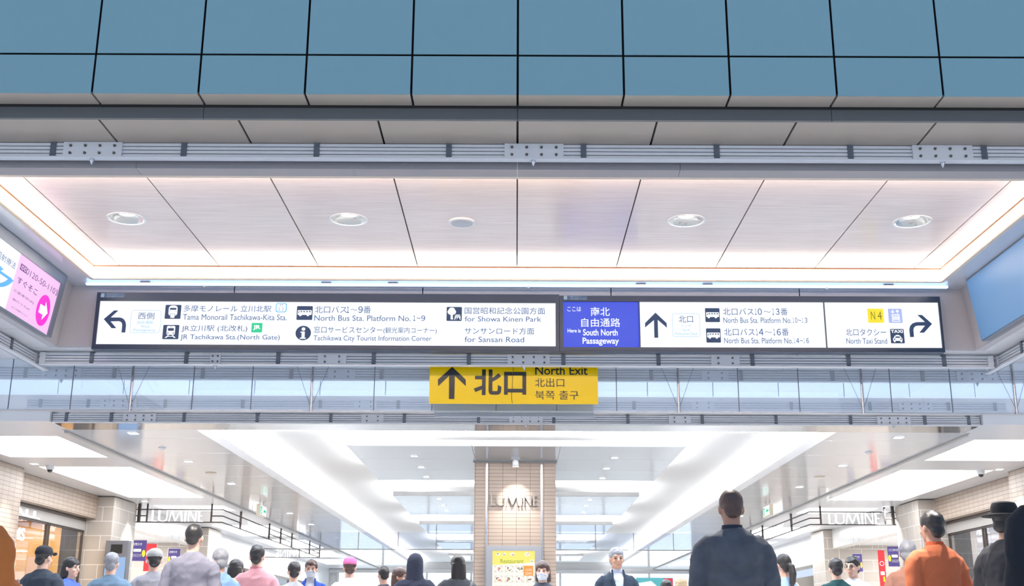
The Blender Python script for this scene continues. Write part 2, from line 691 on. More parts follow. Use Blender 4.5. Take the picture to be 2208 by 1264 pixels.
# pale daylit wall beyond the slot
mb = MB()
for k in range(-14, 14):
    mb.box(k * 0.829 + 0.006, (k + 1) * 0.829 - 0.006, 14.60, 14.62, H(2.83), H(5.6))
mb.box(-12, 12, 14.62, 14.64, H(2.83), H(5.6), 1)
struct('wall_slot', mb, [PANELB, mat('joint_blue_grey', (130, 150, 172), 0.6)], 'pale blue wall panels lit by daylight behind the glass barrier', 'wall')
mb = MB()
mb.box(-12, 12, 14.60, 15.93, H(2.815), H(2.829))
struct('ceiling_slot', mb, SOFFITL, 'light soffit strip between the two rails beyond the glass barrier', 'soffit')
mb = MB()
mb.box(-6.335, 6.335, 15.935, 16.47, H(2.68), H(2.80))
struct('trim_4', mb, MIRROR, 'polished steel underside of the concourse entrance beam', 'beam')
mb = MB()
mb.box(-12, -6.34, 15.78, 16.47, H(2.68), H(2.814))
mb.box(6.34, 12, 15.78, 16.47, H(2.68), H(2.814))
struct('trim_5', mb, WHITE, 'white end blocks beside the furthest rail', 'beam')
mb = MB()
mb.box(-12, 12, 14.66, 60, H(3.35), H(3.45))  # unseen slab, added to keep sky light out of the concourse
mb.box(-12, 12, 14.66, 15.9, H(2.84), H(3.45))
struct('ceiling_roof', mb, MATTW, 'unseen roof slab added over the concourse to block sky light', 'roof')

# ------------------------------------------------------------------ setting: concourse ceilings
XI, XO, XW = 4.52, 6.37, 8.9
mb = MB()
mb.box(-XI - 0.5, XI + 0.5, 16.46, 57, H(3.0), H(3.02))
struct('ceiling_cove', mb, MATTW, 'recessed white cove ceiling down the middle of the concourse', 'ceiling')
for s, nm in ((-1, 'left'), (1, 'right')):
    mb = MB()
    ys = [16.47] + [17.25 + 1.5 * k for k in range(0, 27)]
    for a, b in zip(ys, ys[1:]):
        xs = sorted((s * (XI + 0.0), s * XO))
        mb.box(xs[0], xs[1], a + 0.004, b - 0.004, H(2.68), H(2.70))
    xs = sorted((s * XI, s * (XI + 0.02)))
    mb.box(xs[0], xs[1], 16.47, 56.2, H(2.70), H(2.81))
    struct('ceiling_%s' % nm, mb, GLOSSW, 'glossy white panel ceiling strip on the %s of the cove' % nm, 'ceiling')
    mb = MB()
    xs = sorted((s * XO, s * (XO + 0.07)))
    mb.box(xs[0], xs[1], 16.6, 56, H(2.655), H(2.72))
    struct('trim_%d' % (6 if s < 0 else 7), mb, LTRIM, 'thin grey ceiling trim along the %s white strip' % nm, 'trim')
    # side ceiling with openings for the light boxes
    holes = [(17.1, 19.3), (20.5, 25.5), (27.2, 28.5), (32.6, 36.5), (38.0, 42.0), (43.5, 47.5), (49.0, 53.0)]
    mb = MB()
    x0, x1 = XO + 0.07, 9.2
    lo, hi = 6.72, 8.33

    def bx(a, b, c, d):
        q = sorted((s * a, s * b))
        mb.box(q[0], q[1], c, d, H(2.68), H(2.70))
    y = 16.47
    for a, b in holes:
        bx(x0, x1, y, a)
        bx(x0, lo, a, b)
        bx(hi, x1, a, b)
        y = b
    bx(x0, x1, y, 57)
    struct('ceiling_side_%s' % nm, mb, WHITE, 'white side ceiling with sunken light boxes on the %s' % nm, 'ceiling')
    # ceiling light boxes
    order = ['nearest', 'second', 'third', 'fourth', 'fifth', 'sixth', 'farthest']
    for (a, b), w in zip(holes, order):
        t = thing('ceiling_light', '%s big sunken light box in the %s side ceiling counted from the entrance beam' % (w, nm), 'light', (s * (lo + hi) / 2, (a + b) / 2, H(2.68)), group='sunken ceiling light boxes')
        q = sorted((s * lo, s * hi))
        MB().box(q[0], q[1], a, b, H(2.86), H(2.88)).build('diffuser', emat('box_light', (250, 252, 255), 10.0), t)
        f = MB()
        f.box(q[0] - 0.02, q[0], a - 0.02, b + 0.02, H(2.70), H(2.88))
        f.box(q[1], q[1] + 0.02, a - 0.02, b + 0.02, H(2.70), H(2.88))
        f.box(q[0], q[1], a - 0.02, a, H(2.70), H(2.88))
        f.box(q[0], q[1], b, b + 0.02, H(2.70), H(2.88))
        f.build('frame', MATTW, t)
    # cove lamp hidden behind the lip of the central recess
    t = thing('cove_light', 'bright cove light line along the %s edge of the central recess' % nm, 'light', (s * (XI + 0.2), 36, H(2.72)))
    q = sorted((s * (XI + 0.12), s * (XI + 0.30)))
    MB().box(q[0], q[1], 16.6, 56, H(2.72), H(2.76)).build('tube', emat('cove_tube', (252, 252, 255), 80.0), t)

t = thing('cove_light', 'bright cove light line at the entrance end of the central recess', 'light', (0, 16.6, H(2.72)))
MB().box(-4.3, 4.3, 16.52, 16.64, H(2.70), H(2.74)).build('tube', emat('cove_tube', (252, 252, 255), 80.0), t)

# floating panels in the cove
for k, w in ((0, 'nearest'), (1, 'second'), (2, 'third'), (3, 'fourth'), (4, 'farthest')):
    y0 = 17.9 + 7.05 * k
    y1 = y0 + (4.3 if k < 2 else 3.4)
    t = thing('ceiling_raft', '%s grey gloss ceiling raft floating in the central recess' % w, 'ceiling panel', (0, (y0 + y1) / 2, H(2.68)), group='floating ceiling rafts')
    b = MB()
    for xa, xb in ((-2.6, -0.68), (-0.68, 0.68), (0.68, 2.6)):
        n = 3
        for i in range(n):
            ya = y0 + (y1 - y0) * i / n
            yb = y0 + (y1 - y0) * (i + 1) / n
            b.box(xa + 0.004, xb - 0.004, ya + 0.004, yb - 0.004, H(2.68), H(2.69))
    b.build('panel', PGREY, t)
    MB().box(-2.6, 2.6, y0, y1, H(2.69), H(2.775)).build('edge_frame', MATTW, t)
    for ta, tb in ((y0 + 0.18, y0 + 0.36), (y1 - 0.36, y1 - 0.18)):
        MB().box(-2.4, 2.4, ta, tb, H(2.776), H(2.79)).build('cove_tube', emat('raft_tube', (252, 253, 255), 70.0), t)
    for q in ((-2.4, -2.22), (2.22, 2.4)):
        MB().box(q[0], q[1], y0 + 0.4, y1 - 0.4, H(2.776), H(2.79)).build('cove_tube', emat('raft_tube', (252, 253, 255), 70.0), t)
    MB().box(-0.5, 0.5, y0 + 1.5, y1 - 1.2, H(2.775), H(3.0)).build('hanger_box', MATTW, t)

mb = MB()
mb.box(-24, 24, -40, 60, -0.1, 0.0)
struct('floor', mb, FLOOR, 'pale stone floor of the concourse below the frame', 'floor')

# far end of the concourse
mb = MB()
mb.box(-12, 12, 57, 57.3, 0, H(3.4))
struct('wall_end', mb, MATTW, 'white wall closing the far end of the concourse', 'wall')
for i in range(-4, 4):
    w = MB().box(i * 2.1 + 0.05, i * 2.1 + 2.05, 56.93, 56.97, 0.2, H(2.5)).build('window_%d' % (i + 5), emat('far_daylight', (226, 240, 252), 1.6))
    w['kind'] = 'structure'
    tag(w, 'bright daylit glazing bay at the far end of the concourse', 'window', 'far glazing bays')
mb = MB()
for i in range(-4, 5):
    mb.box(i * 2.1 - 0.05, i * 2.1 + 0.05, 56.9, 57.0, 0, H(2.52))
mb.box(-9, 9, 56.85, 57.0, H(2.5), H(2.66))
struct('trim_8', mb, WHITE, 'grey frame of the far glazing', 'trim')

# ------------------------------------------------------------------ setting: concourse side walls
for s, nm in ((-1, 'left'), (1, 'right')):
    def bxs(m_, a, b, c, d, e, f, k=0):
        q = sorted((s * a, s * b))
        m_.box(q[0], q[1], c, d, e, f, k)
    mb = MB()
    bxs(mb, 8.66, 9.6, 16.6, 20.7, 0, H(2.68))
    struct('wall_pier_' + nm, mb, TILE_Y, 'beige tiled pier nearest the entrance on the %s' % nm, 'wall')
    mb = MB()
    bxs(mb, 8.9, 9.22, 20.7, 25.2, H(2.2), H(2.68))
    struct('wall_bulkhead_' + nm, mb, TILE_Y, 'beige tiled bulkhead above the %s shop window' % nm, 'wall')
    mb = MB()
    bxs(mb, 8.55, 9.6, 25.2, 26.75, 0, H(2.66))
    bxs(mb, 8.55, 9.6, 33.2, 34.6, 0, H(2.66))
    struct('wall_stone_' + nm, mb, STONE, 'pale stone-block piers beside the %s shop entrance' % nm, 'wall')
    mb = MB()
    bxs(mb, 8.8, 9.1, 26.75, 33.2, H(2.165), H(2.68))
    struct('wall_entrance_' + nm, mb, mat('light_stone', (222, 220, 218), 0.2, noise_amt=0.04, noise_scale=6), 'smooth stone beam over the %s shop entrance' % nm, 'wall')
    mb = MB()
    bxs(mb, 9.1, 14.5, 26.75, 33.2, H(2.25), H(2.3))
    struct('ceiling_shop_' + nm, mb, WHITE, 'white ceiling inside the %s shop entrance' % nm, 'ceiling')
    mb = MB()
    bxs(mb, 14.4, 14.6, 24, 36, 0, H(2.3), 0)
    bxs(mb, 9.6, 14.5, 33.2, 33.4, 0, H(2.3), 1)
    bxs(mb, 9.6, 14.5, 26.5, 26.7, 0, H(2.3), 1)
    struct('wall_shop_' + nm, mb, [MATTW, STONE], 'light walls inside the %s shop entrance' % nm, 'wall')
    area_light('shop_lamp', (s * 11.5, 30, H(2.2)), (0, 0, 0), 4, 5, 420)
    # further shop fronts
    mb = MB()
    bxs(mb, 8.8, 9.3, 34.6, 57, H(1.85), H(2.68), 0)
    bxs(mb, 9.0, 9.3, 40, 43.5, 0, H(1.85), 1)
    bxs(mb, 9.0, 9.3, 49, 52, 0, H(1.85), 1)
    bxs(mb, 10.6, 10.8, 34.6, 57, 0, H(1.85), 2)
    bxs(mb, 8.85, 8.9, 40.5, 46, H(1.95), H(2.6), 1)
    struct('wall_far_' + nm, mb, [WHITE, TILE_Y, mat('dim_shop_interior', (196, 186, 172), 0.6)], 'white shop fronts further down the %s side' % nm, 'wall')

    # shop window bay
    wi = MB()
    bxs(wi, 10.9, 11.0, 20.7, 25.2, 0, H(2.16), 0)
    bxs(wi, 9.25, 11.0, 20.65, 20.7, 0, H(2.16), 0)
    bxs(wi, 9.25, 11.0, 25.2, 25.25, 0, H(2.16), 0)
    bxs(wi, 9.25, 11.0, 20.7, 25.2, H(2.16), H(2.2), 0)
    struct('wall_shopback_' + nm, wi, mat('warm_shop_wall', (214, 180, 128), 0.55) if s < 0 else mat('pale_shop_wall', (206, 200, 198), 0.5), 'wall behind the %s shop window' % nm, 'wall')
    area_light('window_lamp', (s * 10.0, 22.9, H(2.12)), (0, 0, 0), 1.0, 4.0, 150 if s < 0 else 110, (1.0, 0.80, 0.52) if s < 0 else (1, 0.97, 0.93))
    t = thing('shop_window', 'glazed shop window with dark header under the %s tiled bulkhead' % nm, 'shop window', (s * 9.15, 22.9, 0))
    h = MB()
    bxs(h, 9.10, 9.2, 20.72, 25.18, H(2.13), H(2.19))
    h.build('header', mat('header_bronze', (92, 84, 80), 0.4, 0.3), t)
    h = MB()
    bxs(h, 9.10, 9.2, 20.72, 25.18, H(1.95), H(2.13))
    h.build('sign_band', mat('grey_band', (150, 146, 142), 0.4), t)
    h = MB()
    for yy in (20.74, 23.2, 23.32, 25.15):
        bxs(h, 9.12, 9.17, yy - 0.018, yy + 0.018, 0, H(1.95))
    bxs(h, 9.12, 9.17, 20.72, 25.18, H(1.91), H(1.95))
    h.build('frame', DARK, t)
    for ya, yb in ((20.76, 23.18), (23.34, 25.13)):
        g = MB()
        bxs(g, 9.14, 9.15, ya, yb, 0.05, H(1.91))
        g.build('pane', GLASSC, t)

# ------------------------------------------------------------------ slatted aluminium rails


def rail(label, M, L0, L1, brackets, plates, nozzles=(), corner=(), group=None):
    """local frame: x along the rail, front towards -y, z up from the bottom lip; L0..L1 in local x"""
    t = thing('slatted_rail', label, 'rail', M=M, group=group)
    b = MB()
    b.box(L0, L1, 0.012, 0.05, 0.0, 0.125, 0)
    for k in range(4):
        z0 = 0.010 + k * 0.0292
        b.box(L0, L1, -0.008, 0.012, z0, z0 + 0.0220, 1)
    b.build('rail_body', [mat('rail_shadow_gap', (74, 74, 80), 0.5, 0.3), ALU], t, local=True)
    MB().box(L0, L1, -0.035, 0.03, -0.006, 0.004).build('bottom_lip', ALUP, t, local=True)
    for x in brackets:
        k = MB()
        k.box(x - 0.021, x + 0.021, -0.018, 0.006, 0.004, 0.132)
        k.box(x - 0.021, x + 0.021, -0.018, 0.05, 0.128, 0.134)
        for z in (0.03, 0.10):
            k.cyl((x, -0.018, z), (0, -1, 0), 0.006, 0.004, 8)
        k.build('bracket', BRACK, t, local=True)
    for a, c, n in plates:
        p = MB().box(a, c, -0.024, -0.002, 0.004, 0.122).build('splice_plate', ALUP, t, local=True)
        for i in range(n):
            u = a + (c - a) * ((i + 0.5) / n) if n > 2 else a + (c - a) * (0.25 + 0.5 * i)
            for z in (0.033, 0.092):
                bt = MB()
                bt.cyl((u, -0.024, z), (0, -1, 0), 0.011, 0.006, 12)
                bt.cyl((u, -0.030, z), (0, -1, 0), 0.007, 0.012, 6)
                o = bt.build('bolt', BOLT, p, local=True)
    for x in nozzles:
        MB().tube([(x, 0.0, -0.006), (x, 0.0, -0.02), (x, 0.0, -0.048)], [0.019, 0.017, 0.004], 12).build('drain_nozzle', STEEL, t, local=True)
    for x in corner:
        MB().box(x - 0.03, x + 0.03, -0.03, 0.03, 0.0, 0.125).build('corner_post', WHITE, t, local=True)
    return t


def lx(px, py, D):
    return at(px, py, D).x


def rail_at(label, D, h0, x0, x1, py, brs, pls, noz=(), corner=(), extra=()):
    M = Matrix.Translation((0, D, H(h0)))
    B = [lx(p, py, D) for p in brs] + list(extra)
    Q = [(lx(a, py, D), lx(b, py, D), n) for a, b, n in pls]
    N = [lx(p, py, D) for p in noz]
    return rail(label, M, x0, x1, B, Q, N, corner)


rail_at('long slatted aluminium rail above the wooden ceiling, nearest and highest of the rails', 8.17, 3.376, -8.5, 8.5, 330,
        [115, 397, 683, 968, 1258, 1545, 1833, 2121], [(138, 264, 4), (1088, 1215, 4), (1966, 2095, 4)], [200, 1150, 2030], (), (-7.5, -6.5, -5.5, -4.5, 4.5, 5.5, 6.5, 7.5))
rail_at('slatted aluminium rail directly under the long white station signs', 12.17, 2.676, -5.06, 5.06, 778,
        [198, 402, 600, 806, 1011, 1214.7, 1419.7, 1622, 1829, 2035], [(454, 476, 2), (686, 747, 2), (1094, 1185, 4), (1533, 1594, 2)], [465, 1130], (-5.03, 5.03))
rail_at('shaded slatted aluminium rail behind the glass barrier and yellow sign', 13.0, 2.69, -8, 8, 806,
        [56, 247, 438, 628.6, 823, 1404, 1597, 1794, 1988], [(91, 176, 4), (708.5, 766, 2), (1512, 1570, 2), (2061, 2148, 4)], [134, 2105], (), (-6.4, -7.4, 6.4, 7.4))
rail_at('bluish slatted aluminium rail seen through the glass barrier', 14.9, 2.70, -6.3, 6.3, 870,
        [88, 191, 357, 524, 691, 859, 1367, 1536, 1705.6, 1874.5, 2044, 2144], [(218, 296, 4), (764, 812, 2), (1490, 1540, 2), (1936, 2009, 4)])
rail_at('furthest and lowest slatted aluminium rail on the concourse entrance beam', 15.86, 2.68, -6.33, 6.33, 905,
        [143, 240, 397, 555, 713.6, 872, 1032, 1194, 1353.6, 1514, 1673, 1833.6, 1993.7, 2088],
        [(266, 337, 4), (779.5, 827, 2), (1098, 1170, 4), (1442, 1489, 2), (1890, 1962, 4)], [301, 1134, 1926])
for s, nm in ((-1, 'left'), (1, 'right')):
    # front faces the camera's side of the passage; local x runs along the depth
    ang = math.pi / 2 if s < 0 else -math.pi / 2
    M = Matrix.Translation((s * 5.12, 10.6, H(2.676))) @ Matrix.Rotation(ang, 4, 'Z')
    sg = 1 if s < 0 else -1
    ends = sorted((sg * (-2.2), sg * 1.88))
    rail('slatted aluminium rail running away under the %s sign wall' % nm, M, ends[0], ends[1], [sg * v for v in (-1.9, -0.95, -0.02, 0.95)], [tuple(sorted((sg * 1.55, sg * 1.82))) + (2,)])

# ------------------------------------------------------------------ wooden ceiling fittings
names4 = ['outer left', 'inner left', 'inner right', 'outer right']
for (x, y), w in zip(DLX, names4):
    t = thing('downlight', '%s round recessed downlight with chrome reflector in the wooden ceiling' % w, 'downlight', (x, y, H(CHH)), group='round downlights in the wooden ceiling')
    n = 40
    r = MB()
    prof = [(0.178, 0.0), (0.178, -0.008), (0.160, -0.008), (0.158, 0.004)]
    r.loft([[Vector((a * math.cos(2 * math.pi * i / n), a * math.sin(2 * math.pi * i / n), z)) for i in range(n)] for a, z in prof], caps=False)
    r.build('trim_ring', WHITE, t, local=True, smooth=False)
    c = MB()
    prof = [(0.158, 0.0), (0.142, 0.028), (0.110, 0.050), (0.074, 0.060)]
    c.loft([[Vector((a * math.cos(2 * math.pi * i / n), a * math.sin(2 * math.pi * i / n), z)) for i in range(n)] for a, z in prof], caps=False)
    c.build('reflector', mat('chrome_reflector', (226, 222, 214), 0.22, 0.8), t, local=True, smooth=True)
    MB().cyl((0, 0, 0.050), (0, 0, 1), 0.078, 0.01, 32).build('lamp', emat('lamp_glow', (255, 250, 240), 9), t, local=True)
    d = bpy.data.lights.new('downlight_lamp', 'SPOT')
    d.energy = 1350
    d.spot_size = math.radians(100)
    d.spot_blend = 0.6
    d.shadow_soft_size = 0.07
    d.color = (1, 0.95, 0.87)
    o = bpy.data.objects.new('downlight_lamp', d)
    COL.objects.link(o)
    o.parent = t
    o.location = (0, 0, 0.03)
p = at_h(996, 478, CHH)
t = thing('ceiling_speaker', 'round grey ceiling speaker in the middle of the wooden ceiling', 'speaker', p)
MB().cyl((0, 0, -0.018), (0, 0, 1), 0.125, 0.02, 40).build('rim', WHITE, t, local=True)
MB().cyl((0, 0, -0.022), (0, 0, 1), 0.102, 0.01, 40).build('grille', mat('speaker_mesh', (170, 172, 178), 0.6, noise_amt=0.25, noise_scale=160), t, local=True)

# thin lamp tube under the ledge above the signs
t = thing('strip_lamp', 'thin white tube running along the ledge above the station signs', 'lamp', (0, 11.80, H(3.46)))
MB().box(-4.52, 4.52, 11.78, 11.82, H(3.447), H(3.472)).build('tube', mat('frosted_tube', (236, 240, 248), 0.2, emit=(170, 208, 255), strength=2.4), t, bevel=0.006)
for x in (-3.9, -2.0, -1.3, 1.3, 2.0, 3.9):
    MB().box(x - 0.05, x + 0.05, 11.785, 11.815, H(3.47), H(3.486)).build('clip', SLATE, t)
for px in (441, 1139, 1782):
    q = at(px, 616, 11.8)
    MB().ell((q.x, 11.8, H(3.437)), (0.016, 0.016, 0.02)).build('end_drop', STEEL, t, smooth=True)

# ------------------------------------------------------------------ long station signs
FD = 11.85


def sign_matrix(pa, pb):
    a, b = at(*pa, FD), at(*pb, FD)
    ang = math.atan2(b.z - a.z, b.x - a.x)
    c = (a + b) / 2
    return Matrix.Translation(c) @ Matrix.Rotation(-ang, 4, 'Y')


class Face:
    """adds flat lettering and pictograms (children of a panel) from measured corners"""

    def __init__(self, M, panel, y):
        self.M, self.p, self.y = M, panel, y

    def L(self, px, py):
        return on(self.M, px, py)

    def text(self, body, x0, x1, y0, y1, ink, weight=0.0, spacing=1.0):
        a = self.L(x0, y0)
        c = self.L(x1, y1)
        m = MB()
        text_into(m, body, a[0], c[0], c[1], a[1], self.y, 0, weight, 0, spacing)
        return m.build('lettering', ink, self.p, local=True)

    def segs(self, parts, y0, y1, ink):
        m = MB()
        for body, x0, x1 in parts:
            u0, u1 = (y0, y1)
            if body in '〜~':
                u0, u1 = y0 + (y1 - y0) * .40, y0 + (y1 - y0) * .62
            elif body in '０１２３４５６７８９':
                u0, u1 = y0 + (y1 - y0) * .05, y1 - (y1 - y0) * .05
            a = self.L(x0, u0)
            c = self.L(x1, u1)
            text_into(m, body, a[0], c[0], c[1], a[1], self.y, 0, 0.022 if body == '１' else 0.012 if body in '０１２３４５６７８９' else 0.0)
        return m.build('lettering', ink, self.p, local=True)

    def poly(self, pts, ink, name='arrow'):
        m = MB()
        m.poly([self.L(*q) for q in pts], self.y)
        return m.build(name, ink, self.p, local=True)

    def frame(self, x0, x1, y0, y1, ink, r=0.025, w=0.006):
        a = self.L(x0, y0)
        c = self.L(x1, y1)
        m = MB()
        outline(m, a[0], c[0], c[1], a[1], r, w, self.y)
        return m.build('outline', ink, self.p, local=True)

    def tile(self, x0, x1, y0, y1, shapes, mats, r=0.06, name='pictogram'):
        a = self.L(x0, y0)
        c = self.L(x1, y1)
        w, h = c[0] - a[0], a[1] - c[1]
        m = MB()
        if r is not None:
            m.poly([(a[0] + u * w, c[1] + v * h) for u, v in rrect(0, 1, 0, 1, r)], self.y, 0, 0)
        yy = self.y - 0.002
        for s in shapes:
            kind, k = s[0], s[1]
            yy -= 0.0006
            if kind == 'p':
                pts = s[2]
            elif kind == 'r':
                pts = rrect(s[2], s[3], s[4], s[5], s[6] if len(s) > 6 else 0.01, 4)
            elif kind == 'o':
                pts = oval(s[2], s[3], s[4], s[5])
            elif kind == 't':
                text_into(m, s[2], a[0] + s[3] * w, a[0] + s[4] * w, c[1] + s[5] * h, c[1] + s[6] * h, yy, k, s[7] if len(s) > 7 else 0.02)
                continue
            m.poly([(a[0] + u * w, c[1] + v * h) for u, v in pts], yy, 0, k)
        return m.build(name, mats, self.p, local=True)


BUS = [('r', 1, .06, .95, .36, .70, .05), ('o', 1, .24, .35, .085, .085), ('o', 1, .72, .35, .085, .085)] + \
      [('r', 0, a, a + .10, .55, .63, .005) for a in (.24, .42, .60, .78)] + [('p', 0, [(.10, .47), (.15, .47), (.18, .63), (.14, .63)])]
MONO = [('r', 1, .22, .78, .20, .95, .2), ('r', 0, .30, .70, .64, .78, .02), ('r', 0, .26, .36, .52, .54, .005), ('r', 0, .64, .74, .52, .54, .005),
        ('r', 0, .345, .655, .03, .36, .01), ('r', 1, .37, .63, .06, .335, .01)]
TRAIN = [('r', 1, .24, .76, .30, .93, .09), ('r', 0, .32, .68, .58, .77, .02), ('r', 0, .42, .58, .84, .87, .005), ('o', 0, .33, .42, .04, .04), ('o', 0, .67, .42, .04, .04),
         ('p', 1, [(.33, .27), (.43, .27), (.27, .08), (.15, .08)]), ('p', 1, [(.57, .27), (.67, .27), (.85, .08), (.73, .08)]), ('r', 1, .36, .64, .16, .20, .005)]
INFO = [('o', 0, .5, .5, .5, .5), ('o', 1, .5, .77, .12, .12), ('p', 1, [(.32, .60), (.60, .60), (.60, .18), (.68, .18), (.68, .10), (.30, .10), (.30, .18), (.40, .18), (.40, .52), (.32, .52)])]
TREE = [('o', 1, .34, .64, .28, .22), ('o', 1, .34, .80, .20, .15), ('p', 1, [(.27, .10), (.27, .50), (.41, .50), (.41, .30), (.44, .10)]),
        ('p', 1, [(.56, .36), (.58, .44), (.88, .44), (.90, .36)]), ('p', 1, [(.52, .24), (.54, .32), (.92, .32), (.94, .24)]), ('p', 1, [(.50, .08), (.57, .08), (.64, .30), (.58, .30)]),
        ('p', 1, [(.80, .30), (.86, .30), (.94, .08), (.87, .08)]), ('p', 1, [(.66, .10), (.70, .10), (.74, .24), (.70, .24)])]
LIFT = [('p', 1, [(.30, .92), (.36, .92), (.36, .78), (.43, .84), (.43, .76), (.33, .66), (.22, .76), (.22, .84), (.30, .78)]),
        ('p', 1, [(.64, .66), (.70, .66), (.70, .80), (.78, .75), (.78, .83), (.67, .93), (.56, .83), (.56, .75), (.64, .80)]),
        ('r', 1, .24, .80, .08, .60, .02), ('r', 0, .30, .74, .13, .54, .02)] + \
       [('o', 1, a, .46, .05, .05) for a in (.38, .52, .66)] + [('r', 1, a - .055, a + .055, .20, .40, .02) for a in (.38, .52, .66)]
TAXI = [('t', 1, 'TAXI', .05, .92, .72, .94, .035), ('p', 1, [(.40, .58), (.62, .58), (.65, .52), (.37, .52)]), ('p', 1, [(.30, .52), (.70, .52), (.80, .34), (.20, .34)]),
        ('r', 1, .16, .84, .16, .36, .05), ('r', 1, .20, .32, .07, .18, .01), ('r', 1, .68, .80, .07, .18, .01), ('p', 0, [(.36, .47), (.64, .47), (.69, .37), (.31, .37)]),
        ('o', 0, .27, .27, .055, .05), ('o', 0, .73, .27, .055, .05)]
PIC = [INK, E_WHITE]


def backlit_sign(label, pts):
    (bl, br, tr, tl) = pts
    M = sign_matrix(bl, br)
    t = thing('station_sign', label, 'sign', M=M)
    cs = [on(M, *q) for q in (bl, br, tr, tl)]
    x0 = (cs[0][0] + cs[3][0]) / 2
    x1 = (cs[1][0] + cs[2][0]) / 2
    z0 = (cs[0][1] + cs[1][1]) / 2
    z1 = (cs[2][1] + cs[3][1]) / 2
    return M, t, x0, x1, z0, z1


def sign_box(M, t, x0, x1, z0, z1, faces):
    """faces: list of (px0, px1, py0, py1) windows; builds the frame around them"""
    w = []
    for (a, b, c, d) in faces:
        e_ = (c + d) / 2
        w.append((on(M, a, e_)[0], on(M, b, e_)[0], on(M, b, d)[1], on(M, a, c)[1]))
    zb, zt = min(v[2] for v in w), max(v[3] for v in w)
    f = MB()
    f.box(x0, x1, -0.02, 0.10, z0, zb)
    f.box(x0, x1, -0.02, 0.10, zt, z1)
    f.box(x0, w[0][0], -0.02, 0.10, zb, zt)
    f.box(w[-1][1], x1, -0.02, 0.10, zb, zt)
    for a, b in zip(w, w[1:]):
        f.box(a[1], b[0], -0.02, 0.10, zb, zt)
    f.box(x0, x1, 0.03, 0.10, zb, zt)
    f.box(x0 + 0.03, x1 - 0.03, -0.024, -0.02, z0 + 0.008, z0 + 0.02)
    f.build('frame', NAVYF, t, local=True)
    return w, zb, zt


# left sign
M, t, x0, x1, z0, z1 = backlit_sign('long backlit white sign at left with left-turning arrow, train and bus directions', ((197.5, 753.5), (1206, 758.5), (1206, 637), (212, 631)))
w, zb, zt = sign_box(M, t, x0, x1, z0, z1, [(211.5, 1198, 649.5, 748)])
fp = MB().box(w[0][0], w[0][1], 0.0, 0.02, zb, zt).build('face_panel', E_WHITE, t, local=True)
F = Face(M, fp, -0.003)
c3 = lambda q: (190 + q[0] / 6.133, 620 + q[1] / 6.133)
c7 = lambda q: (1760 + q[0] / 4.929, 620 + q[1] / 4.929)
c6 = lambda q: (1370 + q[0] / 5.135, 620 + q[1] / 5.135)
F.poly([c3(q) for q in [(208, 420), (345, 305), (403, 305), (300, 398), (420, 398), (455, 408), (480, 428), (497, 460), (503, 500), (492, 597), (442, 597), (452, 500), (446, 472), (432, 455), (410, 447), (298, 450), (375, 540), (312, 540)]], INK)
F.frame(284, 344.5, 669.2, 718.6, INKL, 0.03, 0.004)
F.text('西側', 298.9, 332.2, 674.1, 688.8, INKM, 0.0)
F.text('自由通路', 296.3, 329.9, 691.7, 699.2, INKL)
F.text('West', 303.3, 322.1, 701, 707.2, INKL)
F.text('Passageway', 287.8, 335.1, 708.9, 716.4, INKL)
F.tile(357.5, 389, 657.7, 688, MONO, PIC)
F.tile(352.5, 384.5, 700.9, 731.8, TRAIN, PIC)
F.text('多摩モノレール 立川北駅', 396.8, 584.7, 658.2, 673.3, INKM)
F.text('Tama Monorail Tachikawa-Kita Sta.', 395.2, 618.2, 677.6, 691, INKM)
F.text('JR立川駅 (北改札)', 392.5, 532.7, 701, 717, INKM)
F.text('JR Tachikawa Sta.(North Gate)', 389.8, 602.8, 721.2, 736, INKM)
F.tile(595.7, 617.6, 653.9, 673.8, [('r', 1, .07, .93, .07, .93, .16), ('t', 2, 'TT', .3, .7, .62, .86, 0.0), ('t', 2, '１２', .24, .74, .20, .52, 0.0)], [INKB, E_WHITE, INKM], 0.2)
F.tile(543, 565, 696.6, 717.4, [('t', 1, 'JR', .16, .84, .24, .77, 0.04)], [E_GREEN, E_WHITE], 0.05)
F.tile(640.8, 673.2, 660.3, 690.4, BUS, PIC)
F.tile(638.3, 669.9, 702.9, 734.4, INFO, PIC, None)
F.segs([('北口バス', 679.8, 747.4), ('１', 748.3, 752.4), ('〜', 755.9, 770.2), ('９', 773, 782), ('番', 784, 799.7)], 660.3, 675.7, INKM)
F.segs([('North Bus Sta. Platform No.', 678.3, 885.3), ('１', 891.5, 895.4), ('~', 898.6, 907), ('９', 908.5, 916.6)], 679.9, 692.9, INKM)
F.text('窓口サービスセンター', 677.3, 824.4, 704.1, 718.9, INKM)
F.text('(観光案内コーナー)', 827.2, 941.7, 706.0, 721.2, INKM)
F.text('Tachikawa City Tourist Information Corner', 676.4, 930, 723.7, 739, INKM)
F.tile(963.3, 995.6, 662.1, 692.5, TREE, PIC)
F.text('国営昭和記念公園方面', 1002.1, 1175, 662.7, 678.3, INKM)
F.text('for Showa Kinen Park', 1002.5, 1167, 682.5, 694.2, INKM)
F.text('サンサンロード方面', 1002, 1151.5, 706.5, 721.7, INKM)
F.text('for Sansan Road', 1002, 1130, 726.3, 738.5, INKM)
lb = MB()
a = on(M, 226, 634); c = on(M, 268, 642.5); e = on(M, 219.7, 634)
lb.box(e[0], c[0] + 0.01, -0.0225, -0.0205, c[1] - 0.004, a[1] + 0.004, 0)
text_into(lb, '環境にやさしい', a[0] + 0.03, c[0] - 0.06, (a[1] + c[1]) / 2 + 0.003, a[1], -0.023, 1)
text_into(lb, 'LEDを使用しています', a[0] + 0.03, c[0], c[1], (a[1] + c[1]) / 2 - 0.003, -0.023, 1)
lb.box(e[0], e[0] + 0.035, -0.0235, -0.022, c[1], a[1], 1)
